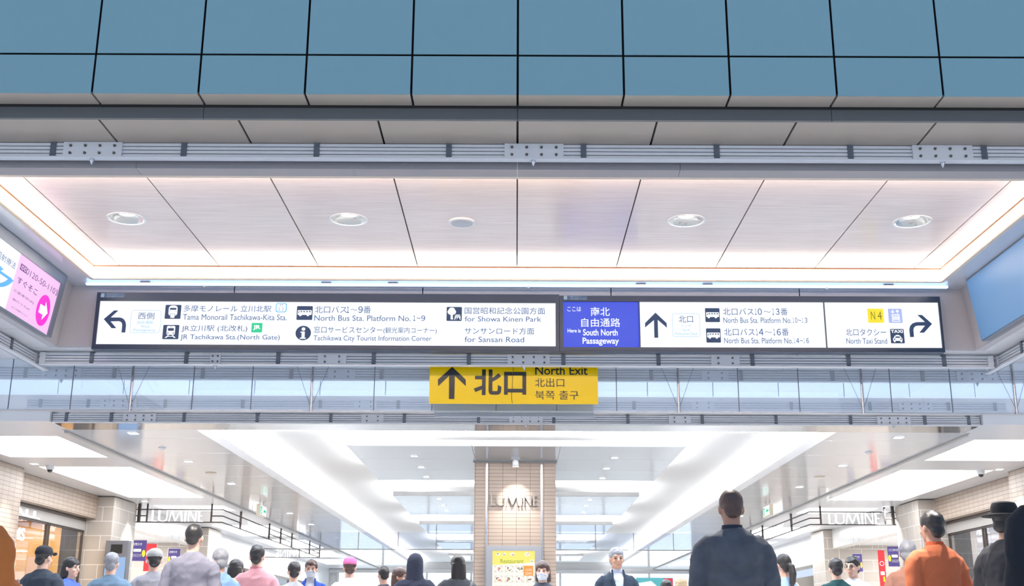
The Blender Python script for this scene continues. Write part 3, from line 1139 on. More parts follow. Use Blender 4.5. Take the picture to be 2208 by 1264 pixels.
lb.build('small_label', [mat('label_blue', (60, 84, 112), 0.5), mat('label_pale', (140, 160, 180), 0.5)], t, local=True)

# right sign
M, t, x0, x1, z0, z1 = backlit_sign('long backlit sign at right with blue panel, upward arrow and taxi pictogram', ((1207, 758.5), (2037.5, 760.5), (2024.4, 641.5), (1206.6, 638)))
w, zb, zt = sign_box(M, t, x0, x1, z0, z1, [(1214.5, 1377.5, 651.5, 749.8), (1380, 1777.8, 651.8, 750.5), (1780, 2026.5, 652.5, 751.5)])
fb = MB().box(w[0][0], w[0][1], 0.0, 0.02, zb, zt).build('face_panel', E_BLUE, t, local=True)
F = Face(M, fb, -0.003)
F.text('ここは', 1223.3, 1253, 661.7, 671.7, E_WHITE, 0.006)
F.text('南北', 1273.3, 1315, 662.7, 681.9, E_WHITE, 0.006)
F.text('自由通路', 1253, 1337.5, 686.3, 705.4, E_WHITE, 0.006)
F.text('Here is', 1223.8, 1252, 709.2, 717.5, E_WHITE, 0.02)
F.text('South North', 1257, 1332, 710, 724.2, E_WHITE, 0.02)
F.text('Passageway', 1256, 1334.8, 728.3, 746, E_WHITE, 0.02)
fw = MB().box(w[1][0], w[1][1], 0.0, 0.02, zb, zt).build('face_panel', E_WHITE, t, local=True)
F = Face(M, fw, -0.003)
F.poly([c6(q) for q in [(222, 280), (345, 395), (350, 448), (247, 360), (253, 558), (210, 558), (205, 362), (107, 445), (107, 395)]], INK)
F.frame(1448.5, 1510.5, 676.5, 726.5, INKL, 0.03, 0.004)
F.text('北口', 1463, 1494.6, 680.8, 696, INKM)
F.text('デッキ', 1467.4, 1490.4, 699.3, 705.7, INKL)
F.text('North', 1471.3, 1487.8, 709.2, 714.5, INKL)
F.text('Pedestrian Deck', 1455, 1504.4, 716.8, 722.8, INKL)
F.tile(1519.8, 1552.5, 664.8, 695, BUS, PIC)
F.tile(1522, 1554.6, 708.4, 739.2, BUS, PIC)
F.segs([('北口バス', 1558.5, 1625.1), ('１', 1627.5, 1631.3), ('０', 1633.3, 1643), ('〜', 1646.5, 1662), ('１', 1665, 1669), ('３', 1672.2, 1681), ('番', 1682.6, 1698.7)], 664.8, 680, INKM)
F.segs([('North Bus Sta. Platform No.', 1559.3, 1706.9), ('１', 1709, 1711.8), ('０', 1713.7, 1719.6), ('~', 1720.7, 1727.4), ('１', 1729.1, 1731.8), ('３', 1734.6, 1741)], 684.8, 697, INKM)
F.segs([('北口バス', 1560.8, 1627.5), ('１', 1630, 1633.9), ('４', 1635.8, 1646.5), ('〜', 1648.9, 1664), ('１', 1667.4, 1671.3), ('６', 1674.4, 1684), ('番', 1685, 1701)], 708.6, 724.2, INKM)
F.segs([('North Bus Sta. Platform No.', 1561.2, 1709.8), ('１', 1712, 1714.7), ('４', 1716.3, 1723.5), ('~', 1725, 1731), ('１', 1732.6, 1735.2), ('６', 1738, 1744.3)], 728.7, 741, INKM)
fr = MB().box(w[2][0], w[2][1], 0.0, 0.02, zb, zt).build('face_panel', E_WHITE, t, local=True)
F = Face(M, fr, -0.003)
F.tile(1869.5, 1906.5, 665.8, 696.5, [('t', 1, 'N', .20, .46, .22, .80, .0), ('t', 1, '4', .62, .87, .22, .80, .0)], [E_YEL, mat('olive_ink', (84, 84, 0), .6, emit=(92, 92, 0), strength=.8)], 0.03, 'number_tile')
F.tile(1914, 1946.5, 666, 696.7, LIFT, [E_LAV, E_WHITE])
F.tile(1918.5, 1951, 709.7, 740.7, TAXI, PIC)
F.text('北口タクシー', 1823, 1911, 709.3, 724.5, INKM)
F.text('North Taxi Stand', 1824.3, 1913, 729.6, 741.7, INKM)
F.poly([c7(q) for q in [(1230, 388), (1145, 482), (1095, 482), (1155, 407), (1080, 407), (1055, 412), (1038, 428), (1032, 450), (1038, 528), (996, 528), (988, 450), (996, 412), (1020, 384), (1060, 370), (1155, 368), (1073, 293), (1122, 293)]], INK)
lb = MB()
a = on(M, 1223, 639.5); c = on(M, 1264, 647.5); e = on(M, 1215.4, 639.5)
lb.box(e[0], c[0] + 0.01, -0.0225, -0.0205, c[1] - 0.004, a[1] + 0.004, 0)
text_into(lb, '環境にやさしい', a[0] + 0.03, c[0] - 0.06, (a[1] + c[1]) / 2 + 0.003, a[1], -0.023, 1)
text_into(lb, 'LEDを使用しています', a[0] + 0.03, c[0], c[1], (a[1] + c[1]) / 2 - 0.003, -0.023, 1)
lb.box(e[0], e[0] + 0.035, -0.0235, -0.022, c[1], a[1], 1)
lb.build('small_label', [MATS['label_blue'], MATS['label_pale']], t, local=True)

# ------------------------------------------------------------------ yellow hanging sign with its grey counterpart
YD = 12.35
c8 = lambda q: (900 + q[0] / 5.257, 740 + q[1] / 5.257)
a, b = at(925, 870, YD), at(1290, 871, YD)
M = Matrix.Translation(((a.x + b.x) / 2, YD, a.z))
t = thing('hanging_sign', 'yellow hanging exit sign with a black upward arrow below the long white signs', 'sign', M=M)
hw = (b.x - a.x) / 2
yp = MB().box(-hw, hw, 0, 0.03, 0, 0.47).build('face_panel', YEL, t, local=True, bevel=0.002)
F = Face(M, yp, -0.003)
F.poly([c8(q) for q in [(395, 270), (548, 415), (550, 490), (425, 372), (418, 635), (357, 635), (360, 372), (235, 490), (232, 415)]], YINK)
F.text('北口', 1022, 1134.6, 797, 852.6, YINK, 0.03)
F.text('North Exit', 1154, 1267, 789.5, 808.9, YINK, 0.012)
F.text('北出口', 1154, 1216.7, 815.7, 835, YINK, 0.0)
F.text('북쪽 출구', 1154, 1248, 842.7, 862, YINK, 0.0)
for x in (-0.6, 0.6):
    MB().box(x - 0.02, x + 0.02, 0.005, 0.025, 0.47, H(2.817) - a.z).build('hanger', STEEL, t, local=True)
q = on(M, 1106, 770)
MB().tube([(q[0] + 0.02, -0.06, 0.62), (q[0], -0.05, 0.3), (q[0] - 0.012, -0.03, 0.05), (q[0] - 0.004, -0.02, 0.0)], 0.0025, 6).build('pull_cord', DARK, t, local=True)
GD = 12.75
a, b = at(935, 898, GD), at(1280, 898, GD)
t = thing('hanging_sign', 'plain grey back of a hanging sign behind the yellow one', 'sign', ((a.x + b.x) / 2, GD, a.z))
hw = (b.x - a.x) / 2
MB().box(-hw, hw, 0, 0.03, 0, 0.47).build('back_panel', mat('grey_sign_back', (176, 182, 194), 0.4), t, local=True, bevel=0.002)
for x in (-0.6, 0.6):
    MB().box(x - 0.02, x + 0.02, 0.005, 0.025, 0.47, H(2.817) - a.z).build('hanger', STEEL, t, local=True)

# ------------------------------------------------------------------ glass smoke barrier behind the yellow sign
GB = 12.55
t = thing('smoke_barrier', 'long hanging glass smoke barrier across the passage behind the yellow sign', 'glass barrier', (0, GB, H(2.26)))
posts = [lx(p, 840, GB) for p in (-110, 285, 673, 1462, 1857, 2185, 2330)]
zb, zt = H(2.262), H(2.815)
pj = sorted(set([round(v, 3) for v in [lx(p, 840, GB) for p in (-250, -110, 22, 155, 285, 416, 543, 673, 807, 932, 1070, 1200, 1329, 1462, 1592, 1722, 1857, 1920, 2050, 2185, 2330, 2450)]]))
for i, (xa, xb) in enumerate(zip(pj, pj[1:])):
    MB().box(xa + 0.004, xb - 0.004, GB - 0.004, GB + 0.004, zb, zt).build('pane', GLASS, t)
for x in pj[1:-1]:
    MB().box(x - 0.004, x + 0.004, GB - 0.004, GB + 0.004, zb, zt).build('joint', BRACK, t)
MB().box(pj[0], pj[-1], GB - 0.012, GB + 0.012, zb - 0.014, zb).build('bottom_edge', STEEL, t)
for x in posts:
    MB().tube([(x, GB - 0.03, zt), (x, GB - 0.03, zb - 0.02)], 0.014, 10).build('post', STEEL, t)
    k = MB()
    for dx in (-0.2, 0.2):
        k.tube([(x + dx, GB - 0.012, zt), (x, GB - 0.025, zb + 0.02)], 0.0022, 6)
    k.build('bracing_wire', BRACK, t)

# ------------------------------------------------------------------ side wall signs


def lean_matrix(s, D):
    ez = Vector((-s * 0.102, 0, 0.684)).normalized() if s > 0 else Vector((0.102, 0, 0.684)).normalized()
    ex = Vector((0, 1, 0)) if s < 0 else Vector((0, -1, 0))
    ey = ez.cross(ex)
    m = Matrix((ex, ey, ez)).transposed().to_4x4()
    base = Vector((s * (4.817 - 0.06), D, H(2.83)))
    return Matrix.Translation(base) @ m


M = lean_matrix(-1, 10.1)
t = thing('advert_lightbox', 'pink and white backlit clinic advert on the left wall beside the signs', 'sign', M=M)
r_ = on(M, 115, 668)[0]           # right edge of the lit face
top = on(M, 130.7, 611.8)[1]
bot = on(M, 100, 723.5)[1]
px_split = (on(M, 44.3, 551)[0] + on(M, 10, 669.4)[0]) / 2
L0 = -1.7
fx = r_ + 0.09
f = MB()
f.box(L0 - 0.1, fx, -0.015, 0.06, 0.0, bot)
f.box(L0 - 0.1, fx, -0.015, 0.06, top, 0.655)
f.box(r_, fx, -0.015, 0.06, bot, top)
f.box(L0 - 0.1, L0, -0.015, 0.06, bot, top)
f.build('frame', mat('satin_grey_frame', (120, 128, 142), 0.4, 0.4), t, local=True)
pw = MB().box(L0, px_split, 0.0, 0.05, bot, top).build('white_panel', E_WHITE, t, local=True)
pp = MB().box(px_split, r_, 0.0, 0.05, bot, top).build('pink_panel', E_PINK, t, local=True)
F = Face(M, pw, -0.004)
F.text('照射療法', -5.5, 31, 538, 582, INKM, 0.0)
F.text('ク', -30, 18, 552, 644, INKQ, 0.02)
F = Face(M, pp, -0.004)
F.tile(45.4, 55, 567.5, 590, [('o', 1, .28, .42, .2, .28), ('o', 1, .72, .42, .2, .28), ('o', 0, .28, .42, .1, .15), ('o', 0, .72, .42, .1, .15), ('r', 1, .05, .95, .72, .80, .01)], [INKP, E_PINK], 0.03)
F.text('0120-50-1103', 58, 121.4, 577.5, 638.4, INKP, -0.004)
F.text('すぐそこ', 38.8, 78, 595.2, 638.4, INKP, 0.012)
F.text('三菱東京UFJ', 29.5, 70.4, 621.8, 657, INKP)
F.text('銀行うえ6F', 27, 62.5, 641.7, 670.5, INKP)
F.text('立川市曙町2-13-3', 24.4, 57, 659, 684, INKP)
cx, cz = on(M, 92, 669.4)
rr = 0.5 * (on(M, 108.5, 664)[0] - on(M, 75, 673)[0])
m = MB()
m.poly(oval(cx, cz, rr, rr, 40), -0.004, 0, 0)
m.poly([(cx + rr * u, cz + rr * v) for u, v in [(.72, 0), (.08, .62), (.08, .28), (-.62, .28), (-.62, -.28), (.08, -.28), (.08, -.62)]], -0.006, 0, 1)
m.build('arrow_disc', [E_MAG, E_WHITE], pp, local=True)

M = lean_matrix(1, 10.1)
t = thing('wall_panel', 'glossy blue unlit panel on the right wall beside the signs', 'panel', M=M)
e = on(M, 2108, 690)[0]
MB().box(-(-e) , 1.8, -0.012, 0.05, 0.0, 0.655).build('frame', mat('satin_grey_frame', (120, 128, 142)), t, local=True)
MB().box(e + 0.012, 1.75, -0.02, -0.012, 0.012, 0.643).build('face_panel', mat('blue_gloss_panel', (104, 150, 196), 0.42, coat=0.0), t, local=True)

def word_strokes():
    """strokes of the word L U M I N E as quads in a unit box: broad stems, fine hairlines"""
    T, S_ = .030, .014
    out = {}

    def R(a, b, c, d):
        return [(a, c), (b, c), (b, d), (a, d)]
    out['L'] = [R(0, T, 0, 1), R(T, .105, 0, .075)]
    u = [R(.130, .130 + T, .30, 1), R(.290, .290 + S_, .30, 1)]
    n = 10
    for i in range(n):
        q = []
        for a_, o in ((i, 0), (i + 1, 0), (i + 1, 1), (i, 1)):
            an = math.pi + math.pi * a_ / n
            t_ = (T + (S_ - T) * a_ / n) if o else 0
            rx, rz = .087 - t_, .30 - (.07 if o else 0)
            q.append((.217 + rx * math.cos(an), .30 + rz * math.sin(an)))
        u.append(q)
    out['U'] = u
    out['M'] = [[(.335, 0), (.335 + S_, 0), (.372 + S_, 1), (.372, 1)], [(.372, 1), (.372 + T, 1), (.462 + T * .5, .06), (.462 - T * .3, .06)],
                [(.462 - T * .2, .06), (.462 + S_ * .9, .06), (.556, 1), (.556 - S_, 1)], [(.545, 1), (.545 + T, 1), (.605 + T * .2, 0), (.605 - T * .8, 0)]]
    out['I'] = [R(.640, .640 + T, 0, 1)]
    out['N'] = [R(.712, .712 + S_, 0, 1), [(.712, 1), (.712 + T, 1), (.862, 0), (.862 - T * .6, 0)], R(.852, .852 + S_, 0, 1)]
    out['E'] = [R(.905, .905 + T, 0, 1), R(.935, 1, .925, 1), R(.935, .985, .48, .555), R(.935, 1, 0, .075)]
    return out


STROKES = word_strokes()
WORD = [q for k in STROKES.values() for q in k]

# ------------------------------------------------------------------ tiled column with lettering, display and lamp
XC = -0.02
CD = 19.56
t = thing('tiled_column', 'beige tiled column in the middle of the concourse', 'column', (XC, CD + 0.68, 0))
hw = 0.675
MB().box(XC - hw, XC + hw, CD, CD + 1.36, 0, H(2.679)).build('shaft', TILE_X, t)
for px in (1049, 1168):
    x = lx(px, 1100, CD)
    MB().box(x - 0.016, x + 0.016, CD - 0.012, CD, 0.6, H(2.64)).build('metal_strip', STEEL, t)
b = MB()
b.box(XC - hw - 0.02, XC + hw + 0.02, CD - 0.02, CD, H(2.65), H(2.679))
b.build('top_trim', LTRIM, t)


def P2(px, py, D):
    q = at(px, py, D)
    return q.x, q.z


t = thing('wall_lettering', 'silver metal capital letters fixed high on the tiled column', 'lettering', (XC, CD - 0.02, P2(1108, 1093, CD)[1]))
a, b = P2(1058, 1070, CD), P2(1159, 1092, CD)
m = MB()
wx = lambda u: a[0] + (b[0] - a[0]) * u
for ch, quads in STROKES.items():
    m = MB()
    for quad in quads:
        n = len(quad)
        rg = [(wx(u), CD - 0.05 + 0.045 * d, b[1] + (a[1] - b[1]) * v) for d in (0, 1) for u, v in quad]
        m.add(rg, [tuple(range(n)), tuple(range(2 * n - 1, n - 1, -1))] + [(i, (i + 1) % n, (i + 1) % n + n, i + n) for i in range(n)])
    m.build('letter', mat('dark_silver_letters', (132, 126, 122), 0.35, 0.6), t)

t = thing('wall_spotlight', 'small ceiling spotlight washing the top of the tiled column', 'lamp', (-0.01, CD - 0.42, H(2.68)))
MB().cyl((0, 0, -0.03), (0, 0, 1), 0.075, 0.03, 24).build('base', WHITE, t, local=True)
MB().tube([(0, 0, -0.03), (0, 0.01, -0.06), (0, 0.03, -0.14)], [0.03, 0.05, 0.055], 20).build('head', WHITE, t, local=True, smooth=True)
MB().cyl((0, 0.0285, -0.135), (0, 0.15, -1), 0.045, 0.012, 20).build('lamp', emat('spot_glow', (255, 250, 240), 22), t, local=True)
d = bpy.data.lights.new('column_spot', 'SPOT')
d.energy = 130
d.spot_size = math.radians(74)
d.spot_blend = 1.0
d.shadow_soft_size = 0.04
d.color = (1, 0.97, 0.92)
o = bpy.data.objects.new('column_spot', d)
COL.objects.link(o)
o.parent = t
o.location = (0, 0.03, -0.17)
o.rotation_euler = (math.radians(28), 0, 0)

# display panel
DD = CD - 0.14
t = thing('display_board', 'grey framed restaurant display screen on the tiled column', 'screen', (XC, DD, 0))
a, b = P2(1049, 1177, DD), P2(1167, 1177, DD)
s0, s1 = P2(1062, 1188, DD), P2(1153, 1188, DD)
zb = 0.75
f = MB()
f.box(a[0], b[0], DD, CD, 0.3, zb)
f.box(a[0], b[0], DD, CD, s0[1], a[1])
f.box(a[0], s0[0], DD, CD, zb, s0[1])
f.box(s1[0], b[0], DD, CD, zb, s0[1])
f.build('case', mat('satin_grey_case', (152, 152, 156), 0.4, 0.5), t)
scp = MB().box(s0[0], s1[0], DD + 0.02, CD - 0.01, zb, s0[1]).build('screen', emat('screen_cream', (255, 250, 226), 1.1), t)
sw, sh, sx, sz = s1[0] - s0[0], s0[1] - zb, s0[0], s0[1]
k = sw / 91.0                    # metres per photograph pixel on the screen
yy = DD + 0.018
m = MB()
m.poly([(sx, sz), (sx, sz - 30 * k), (sx + 91 * k, sz - 24 * k), (sx + 91 * k, sz)][::-1], yy)
m.build('yellow_header', emat('screen_yellow', (255, 232, 96), 1.0), scp)
m = MB()
text_into(m, 'Restaurant', sx + 17 * k, sx + 67 * k, sz - 26 * k, sz - 17 * k, yy - 0.003, 0, 0.012)
m.build('lettering', emat('screen_green', (150, 180, 0), 0.9), scp)
m = MB()
m.poly(rrect(sx + 67 * k, sx + 88 * k, sz - 52 * k, sz - 31 * k, 0.004), yy - 0.002, 0, 0)
text_into(m, '１１:００', sx + 71 * k, sx + 84 * k, sz - 42 * k, sz - 37.5 * k, yy - 0.004, 1, 0.02)
text_into(m, '２３:００', sx + 71 * k, sx + 84 * k, sz - 49.5 * k, sz - 45 * k, yy - 0.004, 1, 0.02)
m.build('hours_tile', [emat('screen_orange', (255, 150, 20), 1.0), E_WHITE], scp)
random.seed(3)
foods = [emat('food_%d' % i, c, 0.95) for i, c in enumerate([(214, 120, 96), (120, 150, 70), (236, 190, 120), (190, 70, 60), (90, 100, 130), (245, 225, 190)])]
pl = [(12, 7, 4), (25, 7, 4), (43, 7, 5), (75, 7, 6), (85, 21, 4)] + [(13 + 23 * i, 38 + 21 * j, 9) for j in range(4) for i in range(3 if j == 0 else 4)]
for u, v, r in pl:
    m = MB()
    if r > 6:
        m.poly(rrect(sx + (u - 9) * k, sx + (u + 9) * k, sz - (v + 7) * k, sz - (v - 7) * k, 0.003), yy - 0.002, 0, 1)
    m.poly(oval(sx + u * k, sz - v * k, r * k * 0.92, r * k * 0.7), yy - 0.003, 0, 0)
    for q in range(5):
        m.poly(oval(sx + (u + random.uniform(-.5, .5) * r) * k, sz - (v + random.uniform(-.35, .35) * r) * k, r * k * random.uniform(.15, .35), r * k * random.uniform(.12, .3), 12), yy - 0.004 - 0.0005 * q, 0, random.choice([2, 3, 4, 5, 6]))
    m.build('dish_picture', [E_WHITE, emat('dish_ground', (226, 214, 196), .9)] + foods, scp)

# ------------------------------------------------------------------ concourse ceiling fittings
ordn = ['first', 'second', 'third', 'fourth', 'fifth', 'sixth']


def flush_lamp(px, py, label, w=0.16, group='small white-ceiling downlights'):
    q = at_h(px, py, 2.68)
    t = thing('downlight', label, 'downlight', q, group=group)
    MB().box(-w / 2, w / 2, -w / 2, w / 2, -0.006, 0.0).build('trim_ring', WHITE, t, local=True)
    MB().box(-w * .38, w * .38, -w * .38, w * .38, -0.010, -0.006).build('lamp', emat('small_lamp', (255, 255, 255), 5.0), t, local=True)
    d = bpy.data.lights.new('downlight_beam', 'SPOT')
    d.energy = 320
    d.spot_size = math.radians(75)
    d.spot_blend = 0.7
    d.shadow_soft_size = 0.05
    o = bpy.data.objects.new('downlight_beam', d)
    COL.objects.link(o)
    o.parent = t
    o.location = (0, 0, -0.02)


for side, L in (('left', [(287, 934), (406, 995), (499, 1043), (625, 1107), (671, 1131)]), ('right', [(1938, 943), (1817, 1004), (1724, 1050), (1596, 1113)])):
    for i, (px, py) in enumerate(L):
        flush_lamp(px, py, '%s small square downlight from the entrance in the %s glossy white ceiling strip' % (ordn[i], side))
for row, w, L in ((0, 'nearest', [(893, 983), (908, 1007), (919, 1028)]), (1, 'nearest', [(1325, 987), (1308, 1010), (1299, 1031)]),
                  (0, 'second', [(947, 1076), (956, 1090), (963, 1101)]), (1, 'second', [(1272, 1078), (1264, 1091), (1257, 1105)])):
    for i, (px, py) in enumerate(L):
        flush_lamp(px, py, '%s downlight %s of the column in the %s grey ceiling raft' % (['front', 'middle', 'rear'][i], 'left' if row == 0 else 'right', w), 0.13, 'small downlights in the grey rafts')
for px, py, lab in ((74, 1000, 'little bright downlight beside the dome camera on the left'), (312, 1081, 'little downlight above the left lettered frame'),
                    (2155, 1012, 'little bright downlight beside the dome camera on the right'), (1910, 1092, 'little downlight above the right lettered frame')):
    flush_lamp(px, py, lab, 0.14, 'little side-ceiling downlights')
for px, py, lab in ((455, 1019.5, 'round beige ceiling speaker in the left glossy strip'), (1767, 1028, 'round beige ceiling speaker in the right glossy strip')):
    q = at_h(px, py, 2.68)
    t = thing('ceiling_speaker', lab, 'speaker', q)
    MB().cyl((0, 0, -0.012), (0, 0, 1), 0.10, 0.012, 32).build('rim', mat('beige_plastic', (214, 204, 186), .5), t, local=True)
    MB().cyl((0, 0, -0.016), (0, 0, 1), 0.085, 0.006, 32).build('grille', mat('beige_mesh', (190, 180, 164), .6, noise_amt=.2, noise_scale=200), t, local=True)
for px, py, lab in ((350, 965.5, 'round smoke detector in the left glossy strip'), (1873, 975, 'round smoke detector in the right glossy strip')):
    q = at_h(px, py, 2.68)
    t = thing('smoke_detector', lab, 'smoke detector', q)
    MB().cyl((0, 0, -0.012), (0, 0, 1), 0.06, 0.012, 24).build('base', WHITE, t, local=True)
    MB().tube([(0, 0, -0.012), (0, 0, -0.02), (0, 0, -0.034)], [0.045, 0.042, 0.02], 20).build('sensor_cap', MATTW, t, local=True)
for px, py, lab in ((109, 1004, 'white dome security camera between the left light boxes'), (2114, 1014, 'white dome security camera between the right light boxes')):
    q = at_h(px, py, 2.68)
    t = thing('security_camera', lab, 'security camera', (q.x, q.y, H(2.68)))
    MB().tube([(0, 0, 0), (0, 0, -0.05), (0, 0, -0.075)], [0.075, 0.07, 0.055], 28).build('housing', WHITE, t, local=True)
    MB().ell((0, 0, -0.078), (0.045, 0.045, 0.045)).build('dome', mat('smoked_dome', (30, 30, 34), 0.1), t, local=True, smooth=True)

# hanging exit signs in the glossy strips
for s, px, lab in ((-1, 565, 'hanging green exit sign under the left glossy strip'), (1, 1655, 'hanging green exit sign under the right glossy strip')):
    q = at_h(px, 1080, 2.68)
    t = thing('exit_sign', lab, 'exit sign', M=Matrix.Translation((q.x, q.y, H(2.68))) @ Matrix.Rotation(s * -math.pi / 2, 4, 'Z'))
    for x in (-0.2, 0.2):
        MB().cyl((x, 0, -0.1), (0, 0, 1), 0.01, 0.1, 8).build('stem', STEEL, t, local=True)
    MB().box(-0.34, 0.34, -0.04, 0.04, -0.34, -0.1).build('case', mat('cream_case', (222, 212, 190), .4), t, local=True, bevel=0.008)
    f = MB().box(-0.32, 0.32, -0.044, -0.04, -0.32, -0.12).build('lit_face', E_WHITE, t, local=True)
    m = MB()
    m.poly(rrect(-0.30, -0.12, -0.30, -0.14, 0.005), -0.046)
    m.poly(oval(-0.17, -0.165, 0.016, 0.016), -0.048, 0, 1)
    m.poly([(-.24, -.19), (-.17, -.18), (-.15, -.22), (-.18, -.29), (-.20, -.28), (-.19, -.24), (-.25, -.29), (-.27, -.28), (-.21, -.22)], -0.048, 0, 1)
    m.poly([(0.0, -.225), (.06, -.16), (.06, -.20), (.26, -.20), (.26, -.25), (.06, -.25), (.06, -.29)], -0.046)
    m.build('pictogram', [E_GREEN, E_WHITE], f, local=True)

# far glass barrier with posts
GD2 = 34.55
t = thing('smoke_barrier', 'far glass smoke barrier hanging across the end of the ceiling strips', 'glass barrier', (0, GD2, H(2.2)))
GL2 = glass_mat('far_barrier_glass', (238, 242, 248), 0.05)
fx_ = [-6.3, -4.55, -3.4, -2.3, -1.15, 0, 1.15, 2.3, 3.4, 4.55, 6.3]
for xa, xb in zip(fx_, fx_[1:]):
    MB().box(xa + 0.01, xb - 0.01, GD2 - 0.005, GD2 + 0.005, H(2.19), H(2.66)).build('pane', GL2, t)
MB().box(-6.3, 6.3, GD2 - 0.02, GD2 + 0.02, H(2.165), H(2.19)).build('bottom_edge', LTRIM, t)
for x in fx_[1:-1]:
    if abs(x) > 0.1:
        MB().tube([(x, GD2 - 0.03, H(2.665)), (x, GD2 - 0.03, H(2.16))], 0.012, 8).build('post', LTRIM, t)

# ------------------------------------------------------------------ lettered lattice frames over the shop entrances
LGLOW = emat('letter_glow', (255, 255, 255), 2.2)


def word_into(mb, xf, zlo, zhi, mirror=False):
    """xf maps 0..1 along the word to (x, y, thickness dx, dy)"""
    for quad in WORD:
        ring_ = []
        for d in (0, 1):
            for u, v in quad:
                p = xf(1 - u if mirror else u)
                ring_.append((p[0] + p[2] * d, p[1] + p[3] * d, zlo + (zhi - zlo) * v))
        n = len(quad)
        mb.add(ring_, [tuple(range(n)), tuple(range(2 * n - 1, n - 1, -1))] + [(i, (i + 1) % n, (i + 1) % n + n, i + n) for i in range(n)], 0)


for s, nm in ((-1, 'left'), (1, 'right')):
    t = thing('lattice_sign', 'dark metal lattice frame carrying glowing white capital letters over the %s shop entrance' % nm, 'sign', (s * 7.0, 27, H(2.2)))
    xw, xa, xb = s * 8.53, s * 6.87, s * 6.62
    yf, yb_ = 26.8, 40.4
    zt_, zm, zl = H(2.55), H(2.41), H(2.27)

    def bar(p, q, r=0.014):
        m = MB()
        m.tube([p, q], r, 6)
        return m.build('rail_bar', DARK, t)

    def postb(x, y, r=0.02, top=2.68):
        MB().box(x - r, x + r, y - r, y + r, zl - 0.01, H(top)).build('post', DARK, t)
    for z in (zt_, zl):
        bar((s * 8.62, yf, z), (xb, yf, z))
        bar((xb, yf, z), (xb, yb_, z))
        bar((xb, yb_, z), (s * 8.62, yb_, z))
    bar((s * 8.62, yf, zm), (s * 8.30, yf, zm))
    bar((xa, yf, zm), (xb, yf, zm))
    bar((xb, yf, zm), (xb, 28.6, zm))
    bar((xb, 32.0, zm), (xb, 35.2, zm))
    bar((xb, 39.0, zm), (xb, yb_, zm))
    bar((xb, yb_, zm), (s * 7.1, yb_, zm))
    postb(s * 8.50, yf, 0.032)
    postb(s * 8.32, yf, 0.017)
    postb(xa, yf, 0.017)
    for y in (28.6, 32.0, 33.6, 35.3, 38.4, yb_):
        postb(xb, y, 0.022)
    postb(s * 7.3, yb_, 0.017)
    m = MB()
    if s < 0:
        word_into(m, lambda u: (-8.22 + 1.16 * u, yf, 0, 0.03), zl + 0.01, zt_ - 0.01)
    else:
        word_into(m, lambda u: (7.05 + 1.16 * u, yf, 0, 0.03), zl + 0.01, zt_ - 0.01)
    m.build('lettering', LGLOW, t)
    m = MB()
    if s < 0:
        word_into(m, lambda u: (xb, 29.4 + 1.5 * u, 0.02, 0), zl + 0.03, zt_ - 0.03)
    else:
        word_into(m, lambda u: (xb, 30.9 - 1.5 * u, -0.02, 0), zl + 0.03, zt_ - 0.03)
    m.build('lettering', LGLOW, t)
    m = MB()
    if s < 0:
        word_into(m, lambda u: (xb, 36.0 + 1.5 * u, 0.02, 0), zl + 0.03, zt_ - 0.03)
    else:
        word_into(m, lambda u: (xb, 37.5 - 1.5 * u, -0.02, 0), zl + 0.03, zt_ - 0.03)
    m.build('lettering', LGLOW, t)
    m = MB()
    if s < 0:
        word_into(m, lambda u: (-8.1 + 1.16 * u, yb_, 0, 0.03), zl + 0.01, zt_ - 0.03, mirror=True)
    else:
        word_into(m, lambda u: (7.0 + 1.16 * u, yb_, 0, 0.03), zl + 0.01, zt_ - 0.03, mirror=True)
    m.build('lettering', LGLOW, t)

# ------------------------------------------------------------------ shop window dressing
t = thing('shop_lettering', 'white glowing shop name letters inside the left shop window', 'lettering', (-9.35, 21.6, H(1.3)))
m = MB()
for body, ya, yb2, za, zb2 in (('BEAMS', 21.35, 22.65, 1.555, 1.79),):
    vs = MB()
    text_into(vs, body, 0, 1, 0, 1, 0, 0, 0.012, 1.0)
    m.add([(-9.32 + 0.02 * v.y, ya + (yb2 - ya) * v.x, H(za) + (zb2 - za) * v.z) for v in vs.v], vs.f)
m.build('neon_letters', LGLOW, t)
m = MB()
vs = MB()
text_into(vs, 'MALL', 0, 1, 0, 1, 0, 0, 0.012, 1.0)
m.add([(-9.088 + 0.012 * v.y, 20.95 + 1.75 * v.x, H(1.965) + 0.13 * v.z) for v in vs.v], vs.f)
m.build('sign_letters', LGLOW, t)
# decorative arch lamps in the left window
for i, y in enumerate((21.7, 24.1)):
    t = thing('arch_lamp', 'warm glowing arch ornament at the %s of the left shop window' % ('front' if i == 0 else 'back'), 'lamp', (-10.2, y, 0))
    MB().tube([(-10.2, y + 0.28 * math.cos(a_ / 12 * math.pi), 1.9 + (0.7 * math.sin(a_ / 12 * math.pi))) for a_ in range(13)], 0.05, 10).build('arch', emat('arch_glow', (255, 226, 176), 1.6), t, smooth=True)
    for dy in (-0.28, 0.28):
        MB().tube([(-10.2, y + dy, 0), (-10.2, y + dy, 1.92)], 0.05, 10).build('leg', MATTW, t)
